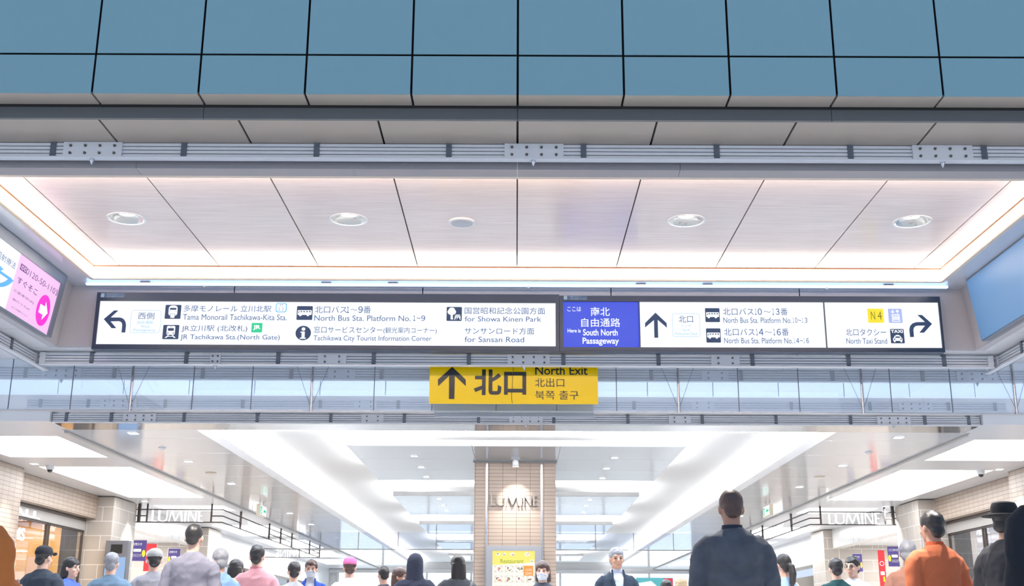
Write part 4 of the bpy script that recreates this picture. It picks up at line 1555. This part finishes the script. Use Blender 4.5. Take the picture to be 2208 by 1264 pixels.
# gold sunburst in the right window
t = thing('window_ornament', 'sunburst of gold bars behind the right shop window', 'ornament', (9.7, 22.6, 0.5))
MB().box(9.95, 10.0, 20.9, 25.1, 0, H(1.75)).build('backing_panel', mat('taupe_panel', (112, 108, 112), .5), t)
cz_ = 1.1
for i in range(15):
    an = math.radians(8 + i * 11.7)
    L_ = 2.3
    y1, z1 = 22.9 + 0.5 * math.cos(an), cz_ + 0.35 * math.sin(an)
    y2, z2 = 22.9 + min(2.0, L_) * math.cos(an), cz_ + 1.45 * math.sin(an)
    MB().tube([(9.9, y1, z1), (9.9, y2, z2)], 0.028, 6).build('gold_bar', mat('satin_gold', (206, 184, 140), .35, .5), t)
MB().tube([(9.88, 22.9 + 0.5 * math.cos(math.radians(a_ * 12)), cz_ + 0.35 * math.sin(math.radians(a_ * 12))) for a_ in range(16)], 0.03, 8).build('arc', MATS['satin_gold'], t)

# notices in the entrances
PURP = mat('purple_banner', (78, 66, 130), .6)
REDB = mat('red_banner', (206, 44, 50), .6)
WPR = mat('white_print', (240, 240, 240), .6)
YPR = mat('yellow_print', (240, 214, 40), .6)
NOTE = 28.3


def banner(label, px0, px1, py0, py1, D, style):
    a = at(px0, py0, D)
    c = at(px1, py1, D)
    t = thing('hanging_banner', label, 'banner', ((a.x + c.x) / 2, D, c.z))
    sheet = MB().box(a.x, c.x, D, D + 0.01, c.z, a.z).build('sheet', REDB if style == 'red' else PURP, t)
    w, h = c.x - a.x, a.z - c.z
    X = lambda u: a.x + w * u
    Z = lambda v: c.z + h * v
    MB().tube([(a.x, D + 0.005, a.z), (c.x, D + 0.005, a.z)], 0.012, 8).build('top_rod', STEEL, t)
    for u in (.2, .8):
        MB().tube([(X(u), D + 0.005, a.z), (X(u), D + 0.005, H(2.25))], 0.004, 6).build('cord', STEEL, t)
    m = MB()
    if style == 'red':
        m.poly(oval(X(.5), Z(.62), w * .34, w * .34), D - 0.003, 0, 0)
        m.poly(oval(X(.5), Z(.62), w * .26, w * .26), D - 0.005, 0, 2)
        m.poly(rrect(X(.2), X(.8), Z(.30), Z(.40), .01), D - 0.003, 0, 0)
        m.poly(rrect(X(.55), X(.8), Z(.12), Z(.26), .01), D - 0.003, 0, 1)
    else:
        body = {'hours': ('のお知らせ', '１０:００-２２:００'), 'hours2': ('２０２５年４月', '１０:００-２０:３０'), 'small': ('お知らせ', '１０:００')}[style]
        text_into(m, body[0], X(.08), X(.74), Z(.74), Z(.88), D - 0.003, 0, .01)
        m.poly(rrect(X(.26), X(.72), Z(.44), Z(.58), .02), D - 0.003, 0, 0)
        text_into(m, body[1], X(.24), X(.74), Z(.20), Z(.34), D - 0.003, 0, .01)
        m.poly(oval(X(.11), Z(.40), w * .10, h * .17), D - 0.003, 0, 1)
        m.poly(oval(X(.87), Z(.36), w * .10, h * .17), D - 0.003, 0, 1)
    m.build('print', [WPR, YPR, REDB], sheet)


banner('purple opening-hours banner with yellow discs in the left entrance', 280, 313, 1165, 1210, NOTE, 'hours')
banner('red sale banner beside the purple banner in the left entrance', 313.5, 333, 1172, 1232, 29.2, 'red')
banner('small purple banner further back in the left entrance', 364, 386, 1183, 1222, 30.4, 'small')
banner('purple opening-hours banner with a yellow disc in the right entrance', 1913, 1946, 1178, 1222, NOTE, 'hours2')
banner('tall red banner beside the purple banner in the right entrance', 1892, 1912.5, 1186, 1264, 29.2, 'red')
banner('small purple banner further back in the right entrance', 1838, 1861, 1194, 1233, 30.4, 'small')

# kiosk on the left stone pier
a, c = at(234, 1167, 25.14), at(274, 1264, 25.14)
t = thing('info_terminal', 'dark grey terminal with a blue screen against the left stone pier', 'terminal', ((a.x + c.x) / 2, 25.0, 0))
MB().box(a.x, c.x, 24.98, 25.18, 0, a.z).build('case', mat('dark_grey_case', (100, 100, 106), .4, .3), t, bevel=0.01)
MB().box(a.x + .12, c.x - .12, 24.972, 24.98, a.z - .26, a.z - .08).build('reader', BLACK, t)
MB().box(a.x + .03, c.x - .03, 24.972, 24.98, a.z - 1.0, a.z - .34).build('screen', emat('kiosk_blue', (150, 190, 240), .9), t)

# advertising screen near the far end
a, c = at(1372, 1246, 45), at(1452, 1272, 45)
t = thing('advert_screen', 'wide teal and red advertising screen at the far end right of the column', 'screen', ((a.x + c.x) / 2, 45, c.z))
MB().box(a.x, c.x, 45, 45.1, c.z, a.z).build('panel', emat('screen_teal', (90, 190, 200), .95), t)
m = MB()
m.poly([(a.x + 1.0, a.z - .02), (a.x + 1.36, a.z - .02), (a.x + 1.36, c.z), (a.x + 1.1, c.z)][::-1], 44.995, 0, 0)
m.poly([(a.x + .03, c.z + .02), (a.x + .9, c.z + .02), (a.x + .55, a.z - .12), (a.x + .03, a.z - .2)], 44.995, 0, 1)
m.build('picture', [emat('screen_red', (230, 40, 80), .9), E_WHITE], t)
MB().box((a.x + c.x) / 2 - 0.05, (a.x + c.x) / 2 + 0.05, 45.02, 45.08, 0, c.z).build('stand', STEEL, t)

# ------------------------------------------------------------------ people
HZ = 1.47            # chin height of a 1.70 m figure


def ring(cx, cy, z, rx, ry, n=20):
    return [Vector((cx + rx * math.cos(2 * math.pi * k / n), cy + ry * math.sin(2 * math.pi * k / n), z)) for k in range(n)]


ARMS = {                      # shoulder, elbow, wrist, hand direction for the right side (x>0); face looks to -y
    'down': ((.185, .005, 1.375), (.235, .03, 1.10), (.245, -.05, .86), (.0, -.15, -1)),
    'front': ((.185, .005, 1.375), (.235, .01, 1.10), (.13, -.22, 1.07), (-.35, -.9, .2)),
    'hip': ((.185, .005, 1.375), (.38, .06, 1.17), (.235, -.02, 1.02), (-.6, -.4, -.6)),
    'raise': ((.185, .005, 1.375), (.26, -.10, 1.14), (.16, -.26, 1.30), (-.3, -.5, .8)),
}


def arm_pts(pose, s):
    a = ARMS[pose]
    return [Vector((p[0] * s, p[1], p[2])) for p in a[:3]], Vector((a[3][0] * s, a[3][1], a[3][2])).normalized()


def hand(mb, wrist, d, s):
    d = d.normalized()
    side = d.cross(Vector((s, 0.2, 0))).normalized()
    if side.length < 0.1:
        side = Vector((0, 1, 0))
    nrm = d.cross(side)
    palm = wrist + d * 0.085
    mb.tube([wrist, wrist + d * 0.03, wrist + d * 0.06, palm], [(.022, .026), (.018, .036), (.016, .040), (.013, .036)], 12)
    for i, (o, L) in enumerate(((-.030, .062), (-.010, .074), (.010, .070), (.029, .054))):
        b = palm - d * 0.008 + side * o
        mb.tube([b, b + d * L * .5 + nrm * .006, b + d * L * .82 + nrm * .022, b + d * L + nrm * .036], [.0105, .0098, .0090, .0075], 8)
    b = wrist + d * 0.03 - side * .034
    mb.tube([b, b - side * .026 + d * .028, b - side * .030 + d * .058 + nrm * .012], [.013, .0115, .009], 8)


def head_into(m):
    prof = [(.0, -.046, .026, .030), (.018, -.038, .044, .052), (.045, -.018, .056, .075), (.085, .0, .066, .092), (.125, .004, .0735, .097), (.16, .006, .0745, .097), (.19, .007, .068, .088), (.212, .008, .050, .066), (.228, .008, .022, .030)]
    m.loft([ring(0, cy, HZ + z, rx, ry, 24) for z, cy, rx, ry in prof])
    m.tube([(0, .03, 1.36), (0, .018, 1.44), (0, .008, 1.50), (0, .006, 1.56)], [.062, .056, .055, .055], 16)
    m.tube([(0, -.090, HZ + .128), (0, -.103, HZ + .104), (0, -.113, HZ + .086), (0, -.098, HZ + .078)], [(.009, .010), (.011, .012), (.017, .014), (.010, .008)], 10)
    for s in (-1, 1):
        m.tube([(s * .012, -.088, HZ + .136), (s * .035, -.086, HZ + .141), (s * .055, -.070, HZ + .134)], [.009, .010, .008], 8)
        m.ell((s * .077, .012, HZ + .105), (.010, .020, .033), 12, 8)
        m.ell((s * .038, -.070, HZ + .082), (.022, .022, .020), 10, 8)
    m.tube([(-.024, -.083, HZ + .047), (0, -.094, HZ + .050), (.024, -.083, HZ + .047)], [.005, .009, .005], 8)
    m.tube([(-.020, -.080, HZ + .037), (0, -.090, HZ + .036), (.020, -.080, HZ + .037)], [.005, .009, .005], 8)
    m.ell((0, -.066, HZ + .012), (.022, .022, .018), 10, 8)


LEG = {0: ((.092, .0, .86), (.105, -.10, .48), (.10, -.12, .09)), 1: ((-.092, .0, .86), (-.105, -.02, .47), (-.10, .20, .12))}


def remesh(m, voxel, smooth=2):
    me = bpy.data.meshes.new('tmp')
    me.from_pydata([tuple(p) for p in m.v], [], m.f)
    o = bpy.data.objects.new('tmp', me)
    COL.objects.link(o)
    r = o.modifiers.new('r', 'REMESH')
    r.mode = 'VOXEL'
    r.voxel_size = voxel
    r.use_smooth_shade = True
    k = o.modifiers.new('s', 'SMOOTH')
    k.factor = 0.5
    k.iterations = smooth
    dg = bpy.context.evaluated_depsgraph_get()
    dg.update()
    out = bpy.data.meshes.new_from_object(o.evaluated_get(dg))
    bpy.data.objects.remove(o)
    for p in out.polygons:
        p.use_smooth = True
    return out


CACHE = {}


def body_mesh(pl_, pr_):
    key = ('body', pl_, pr_)
    if key in CACHE:
        return CACHE[key]
    m = MB()
    head_into(m)
    tors = [(.78, .0, .150, .105), (.90, .005, .160, .112), (1.03, .0, .138, .098), (1.15, .0, .150, .104), (1.28, .002, .172, .112), (1.36, .01, .172, .096), (1.405, .018, .125, .075), (1.435, .022, .070, .062)]
    m.loft([ring(0, cy, z, rx, ry, 24) for z, cy, rx, ry in tors])
    for s, pose in ((-1, pl_), (1, pr_)):
        p, d = arm_pts(pose, s)
        m.tube([p[0] + Vector((-s * .09, .005, -.02)), p[0] + Vector((-s * .025, 0, -.012)), p[0] + Vector((0, 0, -.05)), (p[0] + p[1]) / 2, p[1], (p[1] + p[2]) / 2, p[2]], [.040, .046, .050, .046, .040, .036, .026], 12)
        hand(m, p[2], d, s)
    for q in (0, 1):
        a, b, c = (Vector(v) for v in LEG[q])
        m.tube([a, (a + b) / 2, b, (b + c) / 2 + Vector((0, .015, 0)), c], [.085, .076, .056, .056, .038], 14)
        m.tube([c + Vector((0, .05, -.045)), c + Vector((0, -.02, -.04)), c + Vector((0, -.12, -.06)), c + Vector((0, -.17, -.07))], [(.036, .035), (.042, .045), (.042, .028), (.030, .016)], 12)
    CACHE[key] = remesh(m, .0085, 2)
    return CACHE[key]


def top_mesh(pl_, pr_, sleeve, hem, bulk):
    key = ('top', pl_, pr_, sleeve, hem, bulk)
    if key in CACHE:
        return CACHE[key]
    m = MB()
    g = .016 + bulk
    tors = [(hem, .0, .165 + g, .118 + g), (.92, .004, .160 + g, .114 + g), (1.03, .0, .148 + g, .104 + g), (1.15, .0, .156 + g, .108 + g), (1.28, .002, .174 + g, .114 + g), (1.355, .01, .176 + g, .100 + g), (1.398, .018, .135 + g, .078 + g * .8), (1.425, .022, .088 + g * .5, .066 + g * .5), (1.455, .020, .064, .064)]
    tors = [q for q in tors if q[0] >= hem]
    m.loft([ring(0, cy, z, rx, ry, 28) for z, cy, rx, ry in tors])
    for s, pose in ((-1, pl_), (1, pr_)):
        p, d = arm_pts(pose, s)
        if sleeve == 'long':
            e = p[2] - (p[2] - p[1]).normalized() * .01
            m.tube([p[0] + Vector((-s * .09, .005, -.03)), p[0] + Vector((-s * .03, 0, -.018)), p[0] + Vector((0, 0, -.06)), (p[0] + p[1]) / 2, p[1], (p[1] + e) / 2, e], [.042 + bulk * .3, .052 + bulk * .5, .060 + bulk * .6, .056 + bulk * .8, .050 + bulk * .8, .045 + bulk * .7, .038 + bulk * .6], 14)
        else:
            e = p[0].lerp(p[1], .72)
            m.tube([p[0] + Vector((-s * .09, .005, -.03)), p[0] + Vector((-s * .03, 0, -.018)), p[0].lerp(p[1], .22), p[0].lerp(p[1], .45), e], [.042, .052, .060, .060, .062], 14)
    me = remesh(m, .0115, 2)
    off = []
    for v in me.vertices:          # cloth folds
        c = v.co
        n1 = noise.noise(Vector((c.x * 5, c.y * 5, c.z * 11)))
        n2 = noise.noise(Vector((c.x * 16 + 9, c.y * 12, c.z * 20)))
        ridge = 1 - abs(noise.noise(Vector((c.x * 7 + 3, c.y * 7, c.z * 9 + c.x * 8))))
        off.append(v.normal * (.007 * n1 + .003 * n2 + .007 * (ridge ** 4 - .4)))
    for v, d in zip(me.vertices, off):
        v.co = v.co + d
    CACHE[key] = me
    return CACHE[key]


def trouser_mesh():
    if 'tr' in CACHE:
        return CACHE['tr']
    m = MB()
    m.loft([ring(0, 0, z, rx, ry, 24) for z, rx, ry in ((.76, .165, .118), (.86, .178, .128), (.96, .170, .122), (1.02, .156, .112))])
    for q in (0, 1):
        a, b, c = (Vector(v) for v in LEG[q])
        m.tube([a + Vector((0, 0, .02)), (a + b) / 2, b, (b + c) / 2, c], [.102, .090, .076, .070, .064], 14)
    CACHE['tr'] = remesh(m, .014, 2)
    return CACHE['tr']


def shoe_mesh():
    if 'sh' in CACHE:
        return CACHE['sh']
    out = MB()
    for q in (0, 1):
        c = Vector(LEG[q][2])
        out.tube([c + Vector((0, .075, -.045)), c + Vector((0, .05, -.04)), c + Vector((0, -.03, -.035)), c + Vector((0, -.13, -.062)), c + Vector((0, -.19, -.072))], [(.030, .030), (.042, .045), (.050, .052), (.052, .032), (.034, .018)], 14)
    CACHE['sh'] = remesh(out, .012, 2)
    return CACHE['sh']


def hair_mesh(style, seed):
    key = ('hair', style, seed % 3)
    if key in CACHE:
        return CACHE[key]
    m = MB()
    sd_ = (seed % 3) * 7.3
    if style == 'short':
        m.ell((0, .013, HZ + .156), (.084, .104, .090), 28, 18, 0, .10, sd_)
        m.ell((0, .070, HZ + .085), (.062, .040, .055), 18, 12, 0, .08, sd_)
    elif style == 'crop':
        m.ell((0, .018, HZ + .153), (.080, .096, .088), 28, 18, 0, .05, sd_)
        m.ell((0, .068, HZ + .095), (.060, .038, .050), 18, 12, 0, .05, sd_)
    elif style in ('long', 'bob'):
        m.ell((0, .012, HZ + .158), (.091, .109, .092), 28, 18, 0, .06, sd_)
        bot = -.02 if style == 'bob' else -.17
        m.loft([ring(0, .045, HZ + .14, .092, .078, 24), ring(0, .052, HZ + .05, .098, .074, 24), ring(0, .058, HZ - .03 if style == 'long' else HZ + .0, .098, .066, 24), ring(0, .075, HZ + bot, .080, .045, 24)])
    elif style == 'tail':
        m.ell((0, .020, HZ + .150), (.083, .100, .096), 28, 18, 0, .04, sd_)
        m.ell((0, .070, HZ + .090), (.062, .040, .055), 18, 12)
        m.tube([(0, .105, HZ + .12), (0, .150, HZ + .10), (0, .165, HZ + .02), (0, .150, HZ - .08), (0, .140, HZ - .13)], [.022, .034, .042, .034, .012], 14)
    elif style == 'bun':
        m.ell((0, .020, HZ + .150), (.083, .100, .096), 28, 18, 0, .05, sd_)
        m.ell((0, .070, HZ + .090), (.062, .040, .055), 18, 12)
        m.ell((0, .125, HZ + .17), (.040, .040, .038), 18, 12, 0, .1, sd_)
    elif style == 'hood':
        m.ell((0, .022, HZ + .140), (.098, .112, .112), 28, 18, 0, .04, sd_)
        m.loft([ring(0, .040, HZ + .12, .100, .090, 24), ring(0, .040, HZ + .0, .100, .084, 24), ring(0, .034, HZ - .08, .120, .090, 24)])
    CACHE[key] = remesh(m, .0075, 2)
    return CACHE[key]


def hat_mesh(kind):
    if ('hat', kind) in CACHE:
        return CACHE[('hat', kind)]
    m = MB()
    if kind == 'cap':
        m.loft([ring(0, .012, HZ + .150, .090, .108, 28), ring(0, .012, HZ + .185, .089, .107, 28), ring(0, .014, HZ + .222, .074, .090, 28), ring(0, .016, HZ + .244, .040, .050, 28), ring(0, .016, HZ + .250, .010, .012, 28)])
        m.loft([[Vector((.085 * math.cos(a), -.085 - .085 * math.sin(a), HZ + z + .012 * math.cos(a * 2))) for a in [math.pi * k / 16 for k in range(17)]] + [Vector((-.06, -.06, HZ + z)), Vector((.06, -.06, HZ + z))] for z in (.150, .166)])
    else:
        m.loft([ring(0, .012, HZ + .15, .160, .170, 32), ring(0, .012, HZ + .162, .160, .170, 32)])
        m.loft([ring(0, .012, HZ + .155, .092, .108, 28), ring(0, .012, HZ + .22, .088, .102, 28), ring(0, .014, HZ + .250, .076, .090, 28), ring(0, .016, HZ + .262, .03, .036, 28)])
    CACHE[('hat', kind)] = remesh(m, .0075, 2)
    return CACHE[('hat', kind)]


def patch(me, test, off, name, material, parent):
    """a thin piece of cloth lying on part of another mesh"""
    idx, vs, fs = {}, [], []
    for p in me.polygons:
        if all(test(me.vertices[i].co) for i in p.vertices):
            f = []
            for i in p.vertices:
                if i not in idx:
                    idx[i] = len(vs)
                    v = me.vertices[i]
                    vs.append(v.co + v.normal * off)
                f.append(idx[i])
            fs.append(f)
    if not fs:
        return None
    n = bpy.data.meshes.new(name)
    n.from_pydata([tuple(v) for v in vs], [], fs)
    n.materials.append(material)
    for p in n.polygons:
        p.use_smooth = True
    o = bpy.data.objects.new(name, n)
    COL.objects.link(o)
    o.parent = parent
    s = o.modifiers.new('thick', 'SOLIDIFY')
    s.thickness = .004
    s.offset = -1
    return o


def put(me, name, material, parent):
    n = me.copy()
    n.name = name
    n.materials.clear()
    n.materials.append(material)
    o = bpy.data.objects.new(name, n)
    COL.objects.link(o)
    o.parent = parent
    return o


def cloth(c, mottle=.10):
    return mat('cloth_%d_%d_%d' % c, c, .85, noise_amt=mottle, noise_scale=9, bump=.35)


SKIN = [mat('skin_light', (222, 178, 156), .5), mat('skin_tan', (196, 150, 126), .5), mat('skin_deep', (168, 122, 100), .5)]
HAIRM = {'black': mat('hair_black', (30, 26, 28), .45, noise_amt=.3, noise_scale=60), 'brown': mat('hair_brown', (70, 48, 42), .45, noise_amt=.3, noise_scale=60),
         'grey': mat('hair_grey', (132, 132, 138), .5, noise_amt=.2, noise_scale=60), 'fair': mat('hair_fair', (190, 165, 130), .5, noise_amt=.2, noise_scale=60)}
EYEW = mat('eye_dark', (34, 26, 24), .2)
MASKM = mat('mask_white', (236, 236, 240), .7)
PN = [0]


def person(label, px, py, face, top, hair='short', hcol='black', H_=1.70, D=None, arms=('down', 'down'), sleeve='long', hem=.84, bulk=0.0, legs=(44, 48, 62), hat=None, hatc=None,
           mask=False, strap=None, shirt=None, skin=0, mottle=.10, collar=None, glasses=False, wire=False, tilt=0.0):
    """px, py: top of the head in the photograph; face: heading of the face, 0 looks at the viewer, 180 away"""
    PN[0] += 1
    if D is None:
        q = at_h(px, py, H_ - CH + 0.01)
    else:
        q = at(px, py, D)
    k = H_ / 1.70
    M = Matrix.Translation((q.x, q.y, 0)) @ Matrix.Rotation(math.radians(face), 4, 'Z') @ Matrix.Rotation(math.radians(tilt), 4, 'X') @ Matrix.Scale(k, 4)
    t = thing('person', label, 'person', M=M, group=None)
    pl_, pr_ = arms
    bm = body_mesh(pl_, pr_)
    body = put(bm, 'body', SKIN[skin], t)
    tm = top_mesh(pl_, pr_, sleeve, hem, bulk)
    tp = put(tm, 'jacket' if (bulk > 0.012 or shirt) else 'shirt', cloth(top, mottle), t)
    put(trouser_mesh(), 'trousers', cloth(legs), t)
    put(shoe_mesh(), 'shoes', BLACK, t)
    hm = hair_mesh(hair, PN[0])
    if hair == 'hood':
        put(hm, 'hood', cloth(top), t)
    else:
        put(hm, 'hair', HAIRM[hcol], t)
    if hat:
        put(hat_mesh(hat), 'hat', cloth(hatc), t)
    if mask:
        patch(bm, lambda v: v.z > HZ + .004 and v.z < HZ + .098 and v.y < -.012 and abs(v.x) < .072 and v.z < HZ + .098 - abs(v.x) * .25, .007, 'face_mask', MASKM, t)
        m = MB()
        for s in (-1, 1):
            m.tube([(s * .066, -.012, HZ + .085), (s * .080, .022, HZ + .110), (s * .066, -.012, HZ + .035)], .002, 6)
        m.build('mask_loops', MASKM, t, local=True)
    if abs(((face + 180) % 360) - 180) < 120:
        for s in (-1, 1):
            e = MB().ell((s * .031, -.0865, HZ + .114), (.012, .009, .006), 12, 8).build('eye', EYEW, t, local=True, smooth=True)
            MB().tube([(s * .016, -.0985, HZ + .137), (s * .034, -.097, HZ + .142), (s * .052, -.083, HZ + .136)], [.003, .004, .003], 6).build('eyebrow', HAIRM[hcol], t, local=True)
        if not mask:
            m = MB().tube([(-.022, -.090, HZ + .042), (0, -.1015, HZ + .043), (.022, -.090, HZ + .042)], [.002, .0045, .002], 8)
            m.build('lips', mat('lip_pink', (178, 104, 96), .5), t, local=True)
    if shirt:
        patch(tm, lambda v: v.y < 0 and v.z > 1.05 and v.z < 1.45 and abs(v.x) < .012 + (v.z - 1.05) * .17, .004, 'shirt_front', cloth(shirt), t)
        m = MB()
        for s in (-1, 1):
            m.tube([(s * .062, -.040, 1.462), (s * .075, -.105, 1.36), (s * .045, -.146, 1.22), (s * .016, -.140, 1.06)], [(.010, .010), (.016, .012), (.022, .010), (.006, .006)], 10)
        m.build('lapel', cloth(tuple(max(0, c - 8) for c in top)), t, local=True)
    if collar or shirt:
        m = MB()
        rr_ = [ring(0, .018, 1.435, .074, .072, 24), ring(0, .014, 1.475, .066, .066, 24), ring(0, .014, 1.475, .060, .060, 24), ring(0, .018, 1.435, .066, .064, 24)]
        m.loft(rr_, 0, False)
        m.build('collar', cloth(collar or shirt), t, local=True)
    if strap:
        patch(tm, lambda v: abs(v.x * .72 + (v.z - 1.20) * .70) < .022 and abs(v.x) < .19 and v.z < 1.43, .005, 'bag_strap', cloth(strap), t)
    if glasses:
        m = MB()
        for s in (-1, 1):
            m.tube([(s * (.033 + .020 * math.cos(a)), -.104 + .004 * abs(math.cos(a)), HZ + .112 + .016 * math.sin(a)) for a in [2 * math.pi * k2 / 16 for k2 in range(17)]], .0022, 6)
            m.tube([(s * .053, -.100, HZ + .114), (s * .076, -.03, HZ + .116), (s * .080, .02, HZ + .112)], .002, 6)
        m.tube([(-.013, -.106, HZ + .114), (.013, -.106, HZ + .114)], .002, 6)
        m.build('glasses', BLACK, t, local=True)
    if wire:
        m = MB().tube([(-.080, .0, HZ + .10), (-.088, -.03, HZ + .06), (-.095, -.06, HZ - .0), (-.10, -.09, HZ - .08)], .003, 6)
        m.build('earphone_wire', MASKM, t, local=True)
    return t


person('person at the left edge in an orange jacket, cut off by the frame', -44, 1030, 160, (190, 104, 44), D=6.0, H_=1.60, bulk=.03, arms=('front', 'down'), hair='short', hcol='brown')
person('person in a dark navy coat and black cap near the left shop window', 98, 1178, 165, (34, 44, 58), bulk=.03, H_=1.70, hat='cap', hatc=(24, 26, 34), arms=('front', 'front'))
person('person in a blue top with hand on hip before the left stone pier', 156, 1203, 75, (66, 92, 160), H_=1.66, arms=('hip', 'hip'), hair='bob', hcol='black', skin=0)
person('grey-haired person in a dusty blue jacket in front of the info terminal', 243, 1192, 185, (96, 120, 142), H_=1.64, bulk=.02, hcol='grey')
person('person in a pale grey shirt and flat cap with a dark shoulder strap', 335, 1184, 200, (158, 154, 160), H_=1.70, hat='cap', hatc=(168, 166, 162), strap=(84, 84, 96), hcol='black')
person('tall person in a long lavender grey coat at left, seen from behind', 421, 1130, 182, (104, 103, 116), H_=1.80, bulk=.006, hem=.55, hair='crop', hcol='black')
person('grey-haired person in a sky blue shirt behind the tall grey coat', 476, 1183, 215, (112, 142, 176), H_=1.62, hcol='grey', skin=1)
person('person with only black hair showing behind the pink shirt', 511, 1207, 170, (90, 90, 100), H_=1.62, hair='bob')
person('person in a pale pink shirt, seen from behind', 556, 1176, 185, (204, 146, 152), H_=1.74, collar=(200, 120, 132), bulk=.008)
person('person in a light grey shirt with black hair, right of the pink shirt', 635, 1211, 195, (168, 166, 168), H_=1.62, hair='short')
person('person in a blue and white top with a white face mask, walking forward', 672, 1207, 5, (50, 90, 190), H_=1.72, mask=True, hcol='brown', shirt=(228, 228, 234))
person('person in a white shirt and pink cap', 755, 1202, 190, (232, 226, 234), H_=1.68, hat='cap', hatc=(216, 110, 160), hcol='brown')
person('small distant person in a dark jacket right of the pink cap', 828, 1204, 200, (70, 64, 74), H_=1.68, D=17, hair='crop')
person('person with brown hair and dark coat looking left beside the hooded person', 864, 1224, 70, (86, 62, 60), H_=1.56, hair='bob', hcol='brown', skin=1)
person('person in a dark navy hoodie with the hood up', 896, 1195, 180, (28, 32, 52), H_=1.68, hair='hood', bulk=.02)
person('person with long dark hair in a charcoal coat left of the column', 987, 1199, 200, (78, 82, 88), H_=1.75, hair='long', bulk=.03, strap=(130, 130, 132))
person('person with brown bobbed hair and a white face mask in front of the column', 1170, 1210, 350, (64, 70, 84), H_=1.60, hair='bob', hcol='brown', mask=True)
person('grey-haired person in a navy suit and white shirt walking towards the viewer', 1329, 1181, 8, (38, 52, 70), H_=1.74, shirt=(214, 220, 236), hcol='grey', skin=1, arms=('down', 'front'))
person('tall person in a dark blue-grey jacket right of centre, seen from behind', 1574, 1056, 180, (72, 74, 82), H_=1.76, hair='crop', hcol='brown', skin=2, bulk=.026, mottle=.5, arms=('front', 'front'), collar=(28, 36, 52))
person('small dark-haired person far off beside the advertising screen', 1436, 1250, 185, (70, 70, 76), H_=1.42, hair='short')
person('fair-haired person partly hidden behind the tall dark jacket', 1468, 1246, 180, (184, 190, 204), H_=1.46, hair='bob', hcol='fair')
person('person with a black ponytail in a light blue top', 1686, 1195, 208, (150, 176, 212), H_=1.62, hair='tail')
person('person in a dark teal top with black hair', 1801, 1204, 175, (16, 66, 68), H_=1.64, hair='short')
person('person in a white shirt with glasses looking right', 1836, 1200, 320, (222, 224, 232), H_=1.68, hair='short', glasses=True)
person('grey-haired person in a brown jacket behind the orange shirt', 1956, 1166, 150, (150, 106, 90), H_=1.72, hcol='grey', skin=1)
person('person in a bright orange shirt with an earphone wire, seen from behind', 2006, 1103, 198, (190, 100, 62), H_=1.76, hair='short', wire=True, bulk=.02, collar=(196, 84, 46), skin=1)
person('person in a black coat and black hat at the right edge', 2166, 1088, 120, (24, 26, 36), H_=1.76, hat='brim', hatc=(22, 22, 28), bulk=.04, skin=1)
person('person in a black coat very close at the right edge, cut off by the frame', 2262, 1000, 185, (20, 20, 28), D=6.4, H_=1.80, hair='long', bulk=.03)
person('short person with brown hair low between the orange shirt and the black coat', 2112, 1238, 180, (60, 50, 56), H_=1.42, hair='bob', hcol='brown')
